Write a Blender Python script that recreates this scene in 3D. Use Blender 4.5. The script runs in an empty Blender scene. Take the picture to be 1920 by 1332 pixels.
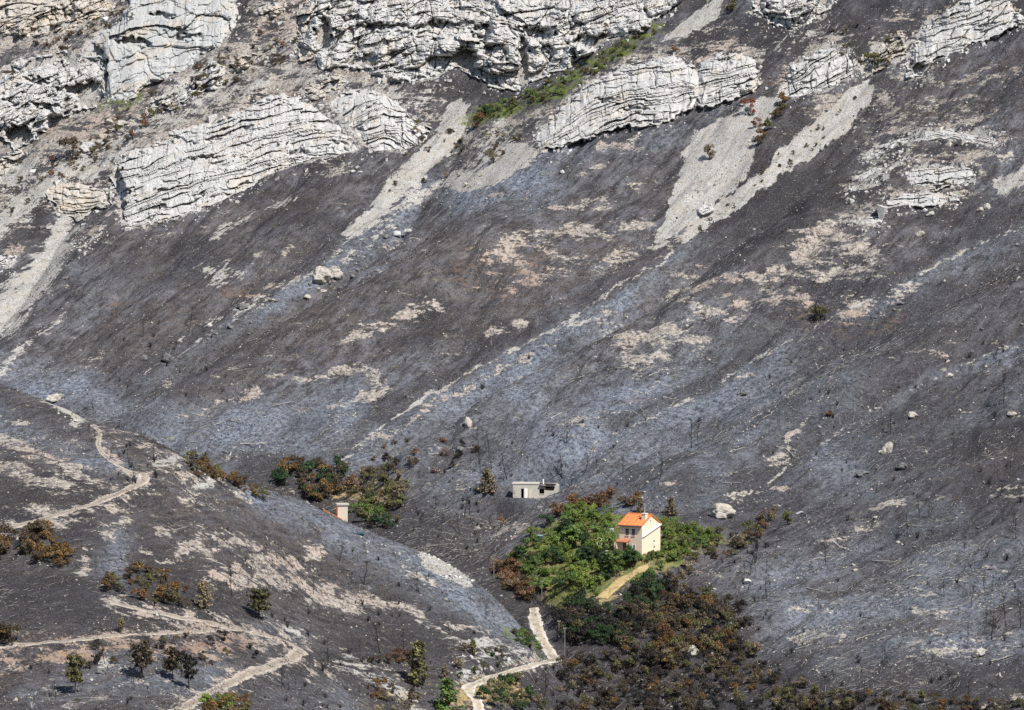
import bpy, math, random
import numpy as np
from mathutils import Vector

random.seed(7)
RNG = np.random.default_rng(11)
scene = bpy.context.scene
COL = scene.collection

# ---------------------------------------------------------------- camera, sky, sun, exposure
CAM_Z, PITCH, FPX = 105.0, math.radians(-3.04), 10652.0      # focal length in photograph pixels (1920 wide)
cam_d = bpy.data.cameras.new('camera')
cam_d.sensor_width = 36.0
cam_d.lens = 36.0 * FPX / 1920.0
cam_d.clip_start, cam_d.clip_end = 1.0, 8000.0
cam = bpy.data.objects.new('camera', cam_d)
cam.location = (0, 0, CAM_Z)
cam.rotation_euler = (math.pi / 2 + PITCH, 0, 0)
COL.objects.link(cam)
scene.camera = cam

SUN_EL, SUN_AZ = math.radians(51), math.radians(143)          # azimuth clockwise from +Y
SUN_DIR = Vector((math.sin(SUN_AZ) * math.cos(SUN_EL), math.cos(SUN_AZ) * math.cos(SUN_EL), math.sin(SUN_EL)))
world = bpy.data.worlds.new('World')
scene.world = world
world.use_nodes = True
wn = world.node_tree
wn.nodes.clear()
sky = wn.nodes.new('ShaderNodeTexSky')
sky.sky_type = 'NISHITA'
sky.sun_disc = False
sky.sun_elevation = SUN_EL
sky.sun_rotation = SUN_AZ
sky.altitude = 300
bg = wn.nodes.new('ShaderNodeBackground')
bg.inputs['Strength'].default_value = 0.085
wo = wn.nodes.new('ShaderNodeOutputWorld')
wn.links.new(sky.outputs[0], bg.inputs[0])
wn.links.new(bg.outputs[0], wo.inputs[0])
sun_d = bpy.data.lights.new('sun', 'SUN')
sun_d.energy = 5.0
sun_d.angle = math.radians(0.53)
sun_d.color = (1.0, 0.955, 0.88)
sun = bpy.data.objects.new('sun', sun_d)
sun.rotation_euler = (-SUN_DIR).to_track_quat('-Z', 'Y').to_euler()
sun.location = (0, 900, 400)
COL.objects.link(sun)
scene.cycles.use_denoising = False
vs = scene.view_settings
vs.view_transform = 'Standard'
vs.look = 'None'
vs.exposure = 0.4
vs.gamma = 1.0
vs.use_curve_mapping = False

# ---------------------------------------------------------------- numeric helpers
_T = np.random.default_rng(5).random((256, 256)).astype(np.float32)


def vnoise(x, y, seed=0):
    x = np.asarray(x, np.float64) + seed * 17.31
    y = np.asarray(y, np.float64) + seed * 9.77
    xi = np.floor(x); yi = np.floor(y)
    fx = x - xi; fy = y - yi
    fx = fx * fx * fx * (fx * (fx * 6 - 15) + 10); fy = fy * fy * fy * (fy * (fy * 6 - 15) + 10)
    a = xi.astype(np.int64) & 255; b = yi.astype(np.int64) & 255
    a1 = (a + 1) & 255; b1 = (b + 1) & 255
    v = (_T[b, a] * (1 - fx) + _T[b, a1] * fx) * (1 - fy) + (_T[b1, a] * (1 - fx) + _T[b1, a1] * fx) * fy
    return v * 2 - 1


def fbm(x, y, octv=4, seed=0, gain=0.5):
    v = 0; a = 1.0; tot = 0
    for o in range(octv):
        v = v + a * vnoise(x, y, seed + o * 3)
        tot += a; a *= gain
        x = np.asarray(x) * 2.03; y = np.asarray(y) * 2.03
    return v / tot


def hash01(a, b=0, c=0):
    n = np.sin(np.asarray(a) * 127.1 + np.asarray(b) * 311.7 + np.asarray(c) * 74.7) * 43758.5453
    return n - np.floor(n)


def sstep(a, b, x):
    t = np.clip((x - a) / (b - a), 0, 1)
    return t * t * (3 - 2 * t)


CP, SP = math.cos(PITCH), math.sin(PITCH)


def project(x, y, z):
    dz = z - CAM_Z
    d = y * CP + dz * SP
    return 960 + FPX * x / d, 666 - FPX * (dz * CP - y * SP) / d


def ray(u, v):
    """direction per metre of world y"""
    a = (np.asarray(u, float) - 960) / FPX; b = (666 - np.asarray(v, float)) / FPX
    dy = CP - b * SP; dz = SP + b * CP
    return a / dy, dz / dy


def point(u, v, y):
    rx, rz = ray(u, v)
    return rx * y, np.asarray(y, float), CAM_Z + rz * y


def seg_dist(px, py, pts):
    """distance to a polyline and the parameter (index along it) of the nearest point"""
    best = np.full(np.shape(px), 1e9); par = np.zeros(np.shape(px))
    for i in range(len(pts) - 1):
        ax, ay = pts[i][0], pts[i][1]; bx, by = pts[i + 1][0], pts[i + 1][1]
        dx, dy = bx - ax, by - ay
        t = np.clip(((px - ax) * dx + (py - ay) * dy) / (dx * dx + dy * dy + 1e-9), 0, 1)
        d = np.hypot(px - ax - t * dx, py - ay - t * dy)
        m = d < best
        best = np.where(m, d, best); par = np.where(m, i + t, par)
    return best, par


def in_poly(px, py, poly):
    c = np.zeros(np.shape(px), bool)
    n = len(poly)
    for i in range(n):
        x1, y1 = poly[i]; x2, y2 = poly[(i + 1) % n]
        if y1 == y2:
            continue
        c ^= ((y1 > py) != (y2 > py)) & (px < (x2 - x1) * (py - y1) / (y2 - y1) + x1)
    return c


def poly_sd(px, py, poly):
    d, _ = seg_dist(px, py, list(poly) + [poly[0]])
    return np.where(in_poly(px, py, poly), d, -d)


# ---------------------------------------------------------------- the lie of the land
TH = math.radians(38)
_s = np.linspace(-1500, 1500, 3001)
_sl = np.where(_s < 16, 0.30, np.clip(0.30 + (_s - 16) * 0.00165, 0.30, 0.72))
_z = np.cumsum(_sl) * (_s[1] - _s[0])
_z -= np.interp(16.6, _s, _z)
HOUSE_Z0 = 0.0


def s_of(x, y):
    return x * math.sin(TH) + (y - 1200) * math.cos(TH)


def mountain_plane(x, y):
    return np.interp(s_of(x, y), _s, _z)


def on_plane(u, v):
    """first hit of a sight line with the bare mountain plane"""
    rx, rz = ray(u, v)
    ys = np.linspace(950, 1900, 1901)
    f = CAM_Z + rz * ys - mountain_plane(rx * ys, ys)
    i = int(np.argmax(f < 0))
    y = ys[i] if f[i] < 0 else ys[-1]
    return rx * y, y


MOUNT_LINES = [  # sight polyline, height (+ridge, -gully), half width in metres
    ([(1640, 160), (1450, 330), (1250, 480), (1060, 600), (800, 740), (620, 870)], -5.5, 9),
    ([(1920, 420), (1700, 530), (1500, 625), (1320, 735), (1150, 815), (950, 880)], -4.5, 9),
    ([(860, 220), (740, 390), (600, 500), (340, 660), (230, 730)], -4.5, 8),
    ([(150, 370), (80, 480), (0, 600)], -4.5, 9),
    ([(900, 470), (700, 580), (500, 680), (280, 800)], 6.5, 18),
    ([(1500, 420), (1250, 590), (1000, 700), (760, 830)], 4.5, 13),
    ([(1900, 560), (1600, 720), (1400, 850), (1250, 940)], 4.5, 15),
    ([(1600, 200), (1450, 330), (1250, 480), (1060, 600), (800, 740), (620, 870)], -6.0, 34, 1),
    ([(1980, 390), (1700, 530), (1500, 625), (1320, 735), (1150, 815), (950, 880)], -4.5, 30, 1),
    ([(860, 230), (740, 390), (600, 500), (340, 660), (200, 740)], -5.0, 28, 1),
    ([(1920, 640), (1720, 720), (1540, 830), (1400, 930)], -3.0, 7),
    ([(1920, 950), (1700, 1010), (1560, 1090), (1450, 1180)], -2.6, 7),
    ([(1250, 300), (1050, 420), (860, 560), (640, 690)], -2.2, 7),
    ([(560, 330), (380, 440), (180, 580), (60, 680)], -2.6, 8),
    ([(1650, 1000), (1450, 1060), (1330, 1130), (1220, 1250)], -2.5, 9),
    ([(940, 900), (900, 980), (940, 1060), (1000, 1140)], -3.0, 9),
]
_ML = [([on_plane(*p) for p in q[0]], q[1], q[2], len(q) > 3) for q in MOUNT_LINES]
_gx, _gy = on_plane(1190, 1050)


def mountain_smooth(x, y):
    z = mountain_plane(x, y)
    for pts, h, w, wide in _ML:
        d, _ = seg_dist(x, y, pts)
        z = z + (h * np.exp(-(d / w) ** 2) if h > 0 or wide else h * np.exp(-d / (0.75 * w)))
    z = z + 4.5 * np.exp(-(((x - _gx) / 24) ** 2 + ((y - _gy) / 26) ** 2))      # the garden knoll
    return z


def mountain(x, y):
    z = mountain_smooth(x, y)
    s = s_of(x, y); t = x * math.cos(TH) - (y - 1200) * math.sin(TH)
    tw = t + 9 * fbm(x / 40, y / 40, 3, 13)
    rg = np.abs(fbm(tw / 17, s / 42, 3, 3))
    z = z + 1.5 * sstep(0, 0.45, rg) - 0.8
    z = z + 1.6 * fbm(t / 30, s / 62, 3, 1) + 0.75 * fbm(t / 8, s / 19, 3, 5) + 0.30 * fbm(x / 2.4, y / 3.4, 3, 9)
    return z


CREST = [(-170, 655, 1150), (-80, 690, 1140), (0, 725, 1130), (100, 757, 1122), (180, 795, 1118), (270, 822, 1114), (330, 850, 1110), (400, 885, 1108),
         (490, 913, 1118), (550, 934, 1122), (600, 955, 1126), (645, 974, 1128), (690, 998, 1130), (735, 1014, 1130), (780, 1028, 1130), (870, 1080, 1126), (920, 1115, 1122), (990, 1185, 1116), (1040, 1245, 1108)]
NEAR = [(-150, 800, 1112), (-150, 900, 1085), (-150, 1000, 1052), (-150, 1100, 1022), (-150, 1195, 985), (-150, 1250, 978), (-150, 1332, 945), (-150, 1450, 900),
        (0, 800, 1108), (0, 880, 1082), (0, 1000, 1048), (0, 1050, 1036), (0, 1100, 1018), (0, 1190, 985), (0, 1255, 976), (0, 1332, 944), (0, 1450, 900),
        (180, 850, 1098), (200, 940, 1068), (180, 1020, 1044), (180, 1095, 1020), (180, 1190, 988), (180, 1255, 975), (180, 1332, 946),
        (290, 890, 1088), (290, 960, 1074), (300, 1050, 1048), (330, 1110, 1028), (330, 1185, 1002), (330, 1250, 982), (330, 1332, 954),
        (400, 950, 1088), (420, 1050, 1060), (450, 1130, 1042), (450, 1185, 1022), (450, 1240, 1002), (450, 1332, 970),
        (560, 1020, 1102), (560, 1100, 1078), (560, 1180, 1048), (560, 1225, 1028), (580, 1280, 1010), (580, 1332, 994),
        (700, 1080, 1106), (700, 1180, 1078), (720, 1260, 1052), (720, 1332, 1030), (800, 1450, 990), (400, 1450, 915),
        (840, 1120, 1108), (840, 1200, 1086), (850, 1270, 1066), (880, 1332, 1050), (960, 1210, 1100), (960, 1255, 1088), (1020, 1320, 1074)]
_P = []
for u, v, y in CREST:
    px, py, pz = point(u, v, y)
    _P.append((px, py, float(pz)))
    for dy, dz in ((14, -3.5), (42, -20), (100, -56), (190, -110)):
        _P.append((px * (1 + dy / y), y + dy, float(pz) + dz))
for u, v, y in NEAR:
    px, py, pz = point(u, v, y)
    _P.append((float(px), float(py), float(pz)))
for py in (880, 960, 1040, 1120, 1200, 1300):
    _P.append((34, py, -40)); _P.append((75, py, -75)); _P.append((150, py, -140))
_P = np.array(_P, float)
_C0 = np.array([-40.0, 1080.0])


def _tps_k(r2):
    return 0.5 * r2 * np.log(r2 + 1e-9)


_q = (_P[:, :2] - _C0) / 50.0
_n = len(_q)
_K = _tps_k(((_q[:, None] - _q[None]) ** 2).sum(-1)) + np.eye(_n) * 0.002
_A = np.zeros((_n + 3, _n + 3))
_A[:_n, :_n] = _K; _A[:_n, _n] = 1; _A[:_n, _n + 1:] = _q
_A[_n, :_n] = 1; _A[_n + 1:, :_n] = _q.T
_W = np.linalg.solve(_A, np.concatenate([_P[:, 2], np.zeros(3)]))


def near_hill(x, y):
    yc = np.clip(y, 880, 1420); xc = np.clip(x, -190, 160)
    qx = (xc - _C0[0]) / 50.0; qy = (yc - _C0[1]) / 50.0
    z = _W[_n] + _W[_n + 1] * qx + _W[_n + 2] * qy
    for i in range(_n):
        z = z + _W[i] * _tps_k((qx - _q[i, 0]) ** 2 + (qy - _q[i, 1]) ** 2)
    z = z - 0.25 * np.maximum(880 - y, 0) - 0.3 * np.maximum(x - 160, 0)
    return z


def near_detail(x, y):
    return 0.8 * fbm(x / 16, y / 20, 3, 21) + 0.4 * fbm(x / 5, y / 6, 3, 25) + 0.2 * fbm(x / 1.8, y / 2.2, 2, 29)


XS = np.arange(-142, 142.1, 0.55)
YS = np.concatenate([np.arange(930, 1150, 0.5), np.arange(1150, 1625, 0.7)])
_ext = np.cumsum(4.0 * 1.35 ** np.arange(14))
XS = np.concatenate([XS[0] - _ext[::-1], XS, XS[-1] + _ext])
YS = np.concatenate([YS[0] - _ext[:11][::-1], YS, YS[-1] + _ext])
GX, GY = np.meshgrid(XS, YS)
ZM = mountain(GX, GY)
# the thin-plate hill on a coarse lattice, then enlarged
cx = np.linspace(XS[0], XS[-1], 3); cxs = np.unique(np.concatenate([XS[::4], XS[-1:]])); cys = np.unique(np.concatenate([YS[::4], YS[-1:]]))
_cx, _cy = np.meshgrid(cxs, cys)
ZFc = near_hill(_cx, _cy)


def bilin(xs, ys, Z, x, y):
    i = np.clip(np.searchsorted(xs, x) - 1, 0, len(xs) - 2); j = np.clip(np.searchsorted(ys, y) - 1, 0, len(ys) - 2)
    tx = np.clip((x - xs[i]) / (xs[i + 1] - xs[i]), 0, 1); ty = np.clip((y - ys[j]) / (ys[j + 1] - ys[j]), 0, 1)
    return (Z[j, i] * (1 - tx) + Z[j, i + 1] * tx) * (1 - ty) + (Z[j + 1, i] * (1 - tx) + Z[j + 1, i + 1] * tx) * ty


ZF = bilin(cxs, cys, ZFc, GX, GY) + near_detail(GX, GY)
KS = 2.0
WF = np.clip(0.5 + 0.5 * (ZF - ZM) / KS, 0, 1)               # 1 where the near hill is the ground
ZT = ZM * (1 - WF) + ZF * WF + KS * WF * (1 - WF) * 0.5


def ground_z(x, y):
    return bilin(XS, YS, ZT, np.asarray(x, float), np.asarray(y, float))


def hit(u, v, y0=880.0, y1=1700.0):
    """world point where the sight line through a photograph pixel meets the ground"""
    rx, rz = ray(u, v)
    ys = np.arange(y0, y1, 0.5)
    f = CAM_Z + rz * ys - ground_z(rx * ys, ys)
    k = np.argmax(f < 0)
    if f[k] >= 0:
        k = len(ys) - 1
    if k > 0:
        y = ys[k - 1] + 0.5 * f[k - 1] / (f[k - 1] - f[k] + 1e-9)
    else:
        y = ys[0]
    return float(rx * y), float(y), float(ground_z(rx * y, y))


# depth of the smooth mountain seen through a lattice of sight lines (for the rock faces)
_du = np.arange(-80, 2001, 20.0); _dv = np.arange(-80, 521, 20.0)
_DM = np.zeros((len(_dv), len(_du)))
_ysm = np.arange(1150, 1800, 2.0)
for j, v in enumerate(_dv):
    rx, rz = ray(_du, np.full_like(_du, v))
    xx = rx[:, None] * _ysm[None]
    f = CAM_Z + rz[:, None] * _ysm[None] - mountain_smooth(xx, np.broadcast_to(_ysm, xx.shape))
    k = np.maximum(np.argmax(f < 0, 1), 1); r = np.arange(len(_du))
    _DM[j] = _ysm[k - 1] + 2.0 * f[r, k - 1] / (f[r, k - 1] - f[r, k] + 1e-9)


def mountain_depth(u, v):
    return bilin(_du, _dv, _DM, u, v)


# ---------------------------------------------------------------- scene helpers
def link(o, parent=None):
    COL.objects.link(o)
    if parent is not None:
        o.parent = parent
    return o


def tag(o, label=None, cat=None, group=None, kind=None):
    if label: o['label'] = label
    if cat: o['category'] = cat
    if group: o['group'] = group
    if kind: o['kind'] = kind
    return o


def empty(name, loc, rz=0.0):
    o = bpy.data.objects.new(name, None)
    o.empty_display_size = 0.5
    o.location = loc
    o.rotation_euler = (0, 0, rz)
    return link(o)


def mesh_np(name, V, F, mats, smooth=False, mat_idx=None):
    """V (n,3); F (m,3) or (m,4) int arrays"""
    V = np.asarray(V, np.float32); F = np.asarray(F, np.int32)
    me = bpy.data.meshes.new(name)
    k = F.shape[1]
    me.vertices.add(len(V)); me.vertices.foreach_set('co', V.ravel())
    me.loops.add(F.size); me.loops.foreach_set('vertex_index', F.ravel())
    me.polygons.add(len(F))
    me.polygons.foreach_set('loop_start', np.arange(0, F.size, k, dtype=np.int32))
    me.polygons.foreach_set('use_smooth', np.full(len(F), smooth, bool))
    if mat_idx is not None:
        me.polygons.foreach_set('material_index', np.asarray(mat_idx, np.int32))
    for m in (mats if isinstance(mats, (list, tuple)) else [mats]):
        me.materials.append(m)
    me.update(calc_edges=True)
    return me


def add_obj(name, me, parent=None, loc=(0, 0, 0), rot=(0, 0, 0)):
    o = bpy.data.objects.new(name, me)
    o.location = loc
    o.rotation_euler = rot
    return link(o, parent)


class MB:
    """collects boxes, prisms and bars of one part"""
    def __init__(self):
        self.v = []; self.f = []

    def raw(self, V, F):
        b = len(self.v)
        self.v += [tuple(p) for p in V]
        self.f += [tuple(b + i for i in q) for q in F]
        return self

    def box(self, x0, x1, y0, y1, z0, z1):
        return self.raw([(x0, y0, z0), (x1, y0, z0), (x1, y1, z0), (x0, y1, z0), (x0, y0, z1), (x1, y0, z1), (x1, y1, z1), (x0, y1, z1)],
                        [(0, 3, 2, 1), (4, 5, 6, 7), (0, 1, 5, 4), (1, 2, 6, 5), (2, 3, 7, 6), (3, 0, 4, 7)])

    def bar(self, a, b, r0, r1, n=6):
        a = Vector(a); b = Vector(b); d = (b - a).normalized()
        p = d.orthogonal().normalized(); q = d.cross(p)
        V = []
        for c, r in ((a, r0), (b, r1)):
            for i in range(n):
                t = 2 * math.pi * i / n
                V.append(c + p * (r * math.cos(t)) + q * (r * math.sin(t)))
        F = [(i, (i + 1) % n, n + (i + 1) % n, n + i) for i in range(n)] + [tuple(range(n))[::-1], tuple(range(n, 2 * n))]
        return self.raw(V, F)

    def build(self, name, mat, parent=None, smooth=False):
        me = bpy.data.meshes.new(name)
        me.from_pydata([tuple(p) for p in self.v], [], self.f)
        me.materials.append(mat)
        if smooth:
            me.polygons.foreach_set('use_smooth', [True] * len(me.polygons))
        me.update()
        return add_obj(name, me, parent)


# ---------------------------------------------------------------- materials
class NT:
    def __init__(self, name):
        self.m = bpy.data.materials.new(name)
        self.m.use_nodes = True
        self.t = self.m.node_tree
        self.t.nodes.clear()
        self.out = self.n('ShaderNodeOutputMaterial')
        self.b = self.n('ShaderNodeBsdfPrincipled')
        self.b.inputs['Roughness'].default_value = 0.9
        self.b.inputs['Specular IOR Level'].default_value = 0.2
        self.l(self.b.outputs[0], self.out.inputs[0])

    def n(self, typ, **kw):
        x = self.t.nodes.new(typ)
        for k, v in kw.items():
            setattr(x, k, v)
        return x

    def l(self, a, b):
        self.t.links.new(a, b)

    def put(self, sock, val):
        if hasattr(val, 'links') or isinstance(val, bpy.types.NodeSocket):
            self.l(val, sock)
        else:
            sock.default_value = val

    def along(self, ang, sx, sy, sz):
        """position turned by ang, then scaled: grain that runs down the slope"""
        src = self.n('ShaderNodeNewGeometry').outputs['Position']
        a = self.n('ShaderNodeMapping'); a.inputs['Rotation'].default_value = (0, 0, ang)
        b = self.n('ShaderNodeMapping'); b.inputs['Scale'].default_value = (sx, sy, sz)
        self.l(src, a.inputs[0]); self.l(a.outputs[0], b.inputs[0])
        return b.outputs[0]

    def coord(self, sx=1, sy=1, sz=1, rot=0.0, obj=False):
        if obj:
            src = self.n('ShaderNodeTexCoord').outputs['Object']
        else:
            src = self.n('ShaderNodeNewGeometry').outputs['Position']
        mp = self.n('ShaderNodeMapping')
        mp.inputs['Scale'].default_value = (sx, sy, sz)
        mp.inputs['Rotation'].default_value = (0, 0, rot)
        self.l(src, mp.inputs[0])
        return mp.outputs[0]

    def noise(self, vec, scale, detail=3, rough=0.6):
        x = self.n('ShaderNodeTexNoise')
        x.inputs['Scale'].default_value = scale
        x.inputs['Detail'].default_value = detail
        x.inputs['Roughness'].default_value = rough
        self.l(vec, x.inputs['Vector'])
        return x.outputs['Fac']

    def voro(self, vec, scale, feature='F1', out='Distance'):
        x = self.n('ShaderNodeTexVoronoi', feature=feature)
        x.inputs['Scale'].default_value = scale
        self.l(vec, x.inputs['Vector'])
        return x.outputs[out]

    def math(self, op, a, b=0.0, c=0.0, clamp=False):
        x = self.n('ShaderNodeMath', operation=op)
        x.use_clamp = clamp
        self.put(x.inputs[0], a); self.put(x.inputs[1], b); self.put(x.inputs[2], c)
        return x.outputs[0]

    def step(self, val, lo, hi):
        x = self.n('ShaderNodeMapRange', interpolation_type='SMOOTHSTEP')
        self.put(x.inputs[0], val)
        x.inputs[1].default_value = lo; x.inputs[2].default_value = hi
        x.inputs[3].default_value = 0.0; x.inputs[4].default_value = 1.0
        return x.outputs[0]

    def mix(self, fac, a, b, blend='MIX'):
        x = self.n('ShaderNodeMix', data_type='RGBA', blend_type=blend)
        self.put(x.inputs[0], fac)
        for s, v in ((x.inputs[6], a), (x.inputs[7], b)):
            if isinstance(v, tuple):
                s.default_value = (*v[:3], 1)
            else:
                self.l(v, s)
        return x.outputs[2]

    def bump(self, h, strength=0.5, dist=0.1):
        x = self.n('ShaderNodeBump')
        x.inputs['Strength'].default_value = strength
        x.inputs['Distance'].default_value = dist
        self.l(h, x.inputs['Height'])
        self.l(x.outputs[0], self.b.inputs['Normal'])

    def color(self, c):
        s = self.b.inputs['Base Color']
        if isinstance(c, tuple):
            s.default_value = (*c[:3], 1)
        else:
            self.l(c, s)


def plain(name, col, var=0.12, scale=1.5, rough=0.85, dirt=None):
    t = NT(name)
    v = t.coord(obj=True)
    a = tuple(max(0, c * (1 - var)) for c in col); b = tuple(min(1, c * (1 + var)) for c in col)
    c = t.mix(t.noise(v, scale, 4), a, b)
    if dirt:
        c = t.mix(t.step(t.noise(v, scale * 0.6, 5, 0.7), 0.55, 0.75), c, dirt)
    t.color(c)
    t.b.inputs['Roughness'].default_value = rough
    return t.m
# ---------------------------------------------------------------- roads: benches cut into the ground
ROADS = [  # name, label-ish, sight points, width in metres, material key
    ('hill_track', [(-60, 1012), (0, 995), (50, 981), (100, 968), (180, 945), (240, 918), (272, 902), (280, 893), (262, 886)], 2.3, 'track'),
    ('footpath', [(258, 886), (232, 880), (205, 862), (186, 845), (183, 828), (190, 810), (180, 802)], 1.0, 'track'),
    ('terrace_track', [(205, 1131), (260, 1142), (330, 1157), (440, 1181), (510, 1194), (552, 1208), (567, 1220), (548, 1236), (500, 1253), (440, 1277), (380, 1305), (330, 1332), (290, 1352)], 2.5, 'track'),
    ('terrace_path', [(-60, 1219), (0, 1212), (80, 1206), (160, 1200), (230, 1192), (330, 1188), (440, 1182)], 1.3, 'track'),
    ('valley_track', [(999, 1128), (1002, 1150), (1008, 1172), (1014, 1192), (1024, 1214), (1034, 1230), (1040, 1238)], 2.6, 'pale_track'),
    ('lower_track', [(1046, 1237), (1030, 1240), (1000, 1246), (960, 1258), (915, 1273), (880, 1285), (878, 1296), (893, 1306), (899, 1320), (898, 1345)], 2.4, 'pale_track'),
    ('garden_path', [(1216, 1066), (1192, 1071), (1172, 1080), (1156, 1096), (1140, 1110), (1126, 1122)], 2.9, 'ochre'),
]


def resample(pts, step):
    P = np.array(pts, float)
    d = np.concatenate([[0], np.cumsum(np.hypot(*(np.diff(P[:, :2], axis=0).T)))])
    n = max(int(d[-1] / step), 2)
    s = np.linspace(0, d[-1], n)
    Q = np.stack([np.interp(s, d, P[:, k]) for k in range(P.shape[1])], 1)
    k = np.array([1, 2, 3, 4, 3, 2, 1.0]); k /= k.sum()
    for c in range(Q.shape[1]):
        e = np.pad(Q[:, c], 3, mode='edge'); e[:3] = 2 * Q[0, c] - Q[3:0:-1, c] if n > 4 else e[:3]
        if n > 4:
            e[-3:] = 2 * Q[-1, c] - Q[-2:-5:-1, c]
        Q[:, c] = np.convolve(e, k, 'valid')
    return Q


ROAD_PATHS = []
for name, pts, w, mk in ROADS:
    P = [hit(u, v, 880.0, 1700.0 if name == 'garden_path' else (1121.0 if name == 'footpath' else 1150.0)) for u, v in pts]
    Q = resample(P, 1.0)
    for _ in range(6):
        Q[1:-1, 2] = (Q[:-2, 2] + Q[1:-1, 2] * 2 + Q[2:, 2]) / 4
    ROAD_PATHS.append((name, Q, w, mk))
    x0, x1 = Q[:, 0].min() - 8, Q[:, 0].max() + 8; y0, y1 = Q[:, 1].min() - 8, Q[:, 1].max() + 8
    i0, i1 = np.searchsorted(XS, [x0, x1]); j0, j1 = np.searchsorted(YS, [y0, y1])
    sub = (slice(j0, j1), slice(i0, i1))
    d, par = seg_dist(GX[sub], GY[sub], [tuple(q[:2]) for q in Q])
    zr = np.interp(par, np.arange(len(Q)), Q[:, 2])
    k = (1 - sstep(w / 2 + 0.4, w / 2 + 2.2, d)) * {'terrace_track': 0.3, 'terrace_path': 0.25, 'hill_track': 0.6}.get(name, 0.8)
    ZT[sub] = ZT[sub] * (1 - k) + (zr - 0.05) * k


def flatten(x, y, z, r, soft):
    d = np.hypot(GX - x, GY - y)
    k = 1 - sstep(r, r + soft, d)
    ZT[:] = ZT * (1 - k) + z * k


# level pads under the buildings
HX, HY, HZ = hit(1203, 1040)
flatten(HX, HY + 3.0, HZ, 5.2, 5)
RX, RY, RZ = hit(1005, 934)
flatten(RX, RY + 2, RZ, 6.2, 4)

# ---------------------------------------------------------------- what covers the ground (bare rock, scree, soil, ash, grass)
MU0, MV0, MS = -160, -160, 2.0
MW, MH = 1120, 830
_mu = MU0 + MS * np.arange(MW); _mv = MV0 + MS * np.arange(MH)


class Cover:
    CH = ['scree', 'soil', 'ash', 'brown', 'green', 'ochre', 'dark', 'rust']

    def __init__(self):
        self.a = {c: np.zeros((MH, MW), np.float32) for c in self.CH}

    def line(self, ch, pts, w, val=1.0, w2=None):
        w2 = w2 or w
        m = max(w, w2) * 2.0
        us = [p[0] for p in pts]; vs_ = [p[1] for p in pts]
        i0, i1 = [int(np.clip((q - MU0) / MS, 0, MW)) for q in (min(us) - m, max(us) + m)]
        j0, j1 = [int(np.clip((q - MV0) / MS, 0, MH)) for q in (min(vs_) - m, max(vs_) + m)]
        U, V = np.meshgrid(_mu[i0:i1], _mv[j0:j1])
        if len(pts) == 1:
            pts = [pts[0], (pts[0][0] + 1, pts[0][1])]
        d, par = seg_dist(U, V, pts)
        ww = (w + (w2 - w) * par / (len(pts) - 1)) / 2
        k = val * np.exp(-0.42 * (d / ww) ** 2)
        s = self.a[ch][j0:j1, i0:i1]
        np.maximum(s, k, out=s)

    def poly(self, ch, pts, val=1.0, soft=12):
        us = [p[0] for p in pts]; vs_ = [p[1] for p in pts]
        i0, i1 = [int(np.clip((q - MU0) / MS, 0, MW)) for q in (min(us) - 20, max(us) + 20)]
        j0, j1 = [int(np.clip((q - MV0) / MS, 0, MH)) for q in (min(vs_) - 20, max(vs_) + 20)]
        U, V = np.meshgrid(_mu[i0:i1], _mv[j0:j1])
        k = val * np.clip(0.5 + poly_sd(U, V, pts) / soft, 0, 1)
        s = self.a[ch][j0:j1, i0:i1]
        np.maximum(s, k, out=s)


GARDEN = [(958, 1048), (985, 1010), (1040, 975), (1100, 958), (1165, 962), (1240, 968), (1290, 985), (1345, 1003), (1385, 1003), (1340, 1028),
          (1280, 1062), (1215, 1090), (1130, 1122), (1040, 1142), (1000, 1110)]
CM = Cover()
# scree tongues
CM.poly('scree', [(1640, 148), (1628, 200), (1590, 250), (1520, 292), (1440, 352), (1380, 392), (1300, 452), (1268, 472), (1300, 425), (1370, 362), (1440, 312), (1500, 252), (1560, 200), (1600, 165)])
CM.poly('scree', [(1462, 178), (1445, 230), (1418, 280), (1400, 330), (1350, 380), (1300, 425), (1228, 474), (1244, 430), (1258, 390), (1272, 330), (1280, 285), (1308, 246), (1380, 206), (1420, 184)])
CM.poly('scree', [(860, 185), (885, 225), (850, 285), (800, 325), (745, 385), (700, 425), (655, 448), (636, 442), (690, 398), (735, 325), (780, 290), (820, 250), (835, 200)])
CM.poly('scree', [(960, 255), (1006, 280), (990, 312), (935, 342), (880, 362), (830, 352), (868, 322), (920, 290)])
CM.line('scree', [(940, 230), (900, 300), (780, 370), (700, 420)], 26, 0.62)
CM.line('scree', [(128, 412), (100, 470), (58, 530), (5, 592)], 36, 0.95, 58)
CM.line('scree', [(160, 300), (100, 330), (40, 390), (-20, 440)], 36, 0.8)
CM.line('scree', [(470, 398), (400, 448)], 15, 0.6)
CM.line('scree', [(555, 372), (500, 395)], 9, 0.6)
CM.poly('scree', [(350, 500), (420, 484), (472, 500), (455, 530), (395, 546), (380, 520)], 0.55, 40)
CM.line('scree', [(1930, 318), (1876, 352)], 24, 0.95)
CM.poly('scree', [(1262, 62), (1300, 20), (1360, -5), (1352, 30), (1290, 72), (1240, 82)])
CM.line('scree', [(200, 262), (330, 228), (400, 190), (500, 150)], 22, 0.6)
CM.line('scree', [(1640, 130), (1700, 90), (1760, 40)], 24, 0.6)
CM.line('scree', [(240, 275), (160, 330)], 20, 0.75)
CM.line('scree', [(1040, 620), (1100, 600), (1140, 590)], 5, 0.8)
CM.line('scree', [(0, 700), (60, 640), (120, 590)], 16, 0.55)
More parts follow.
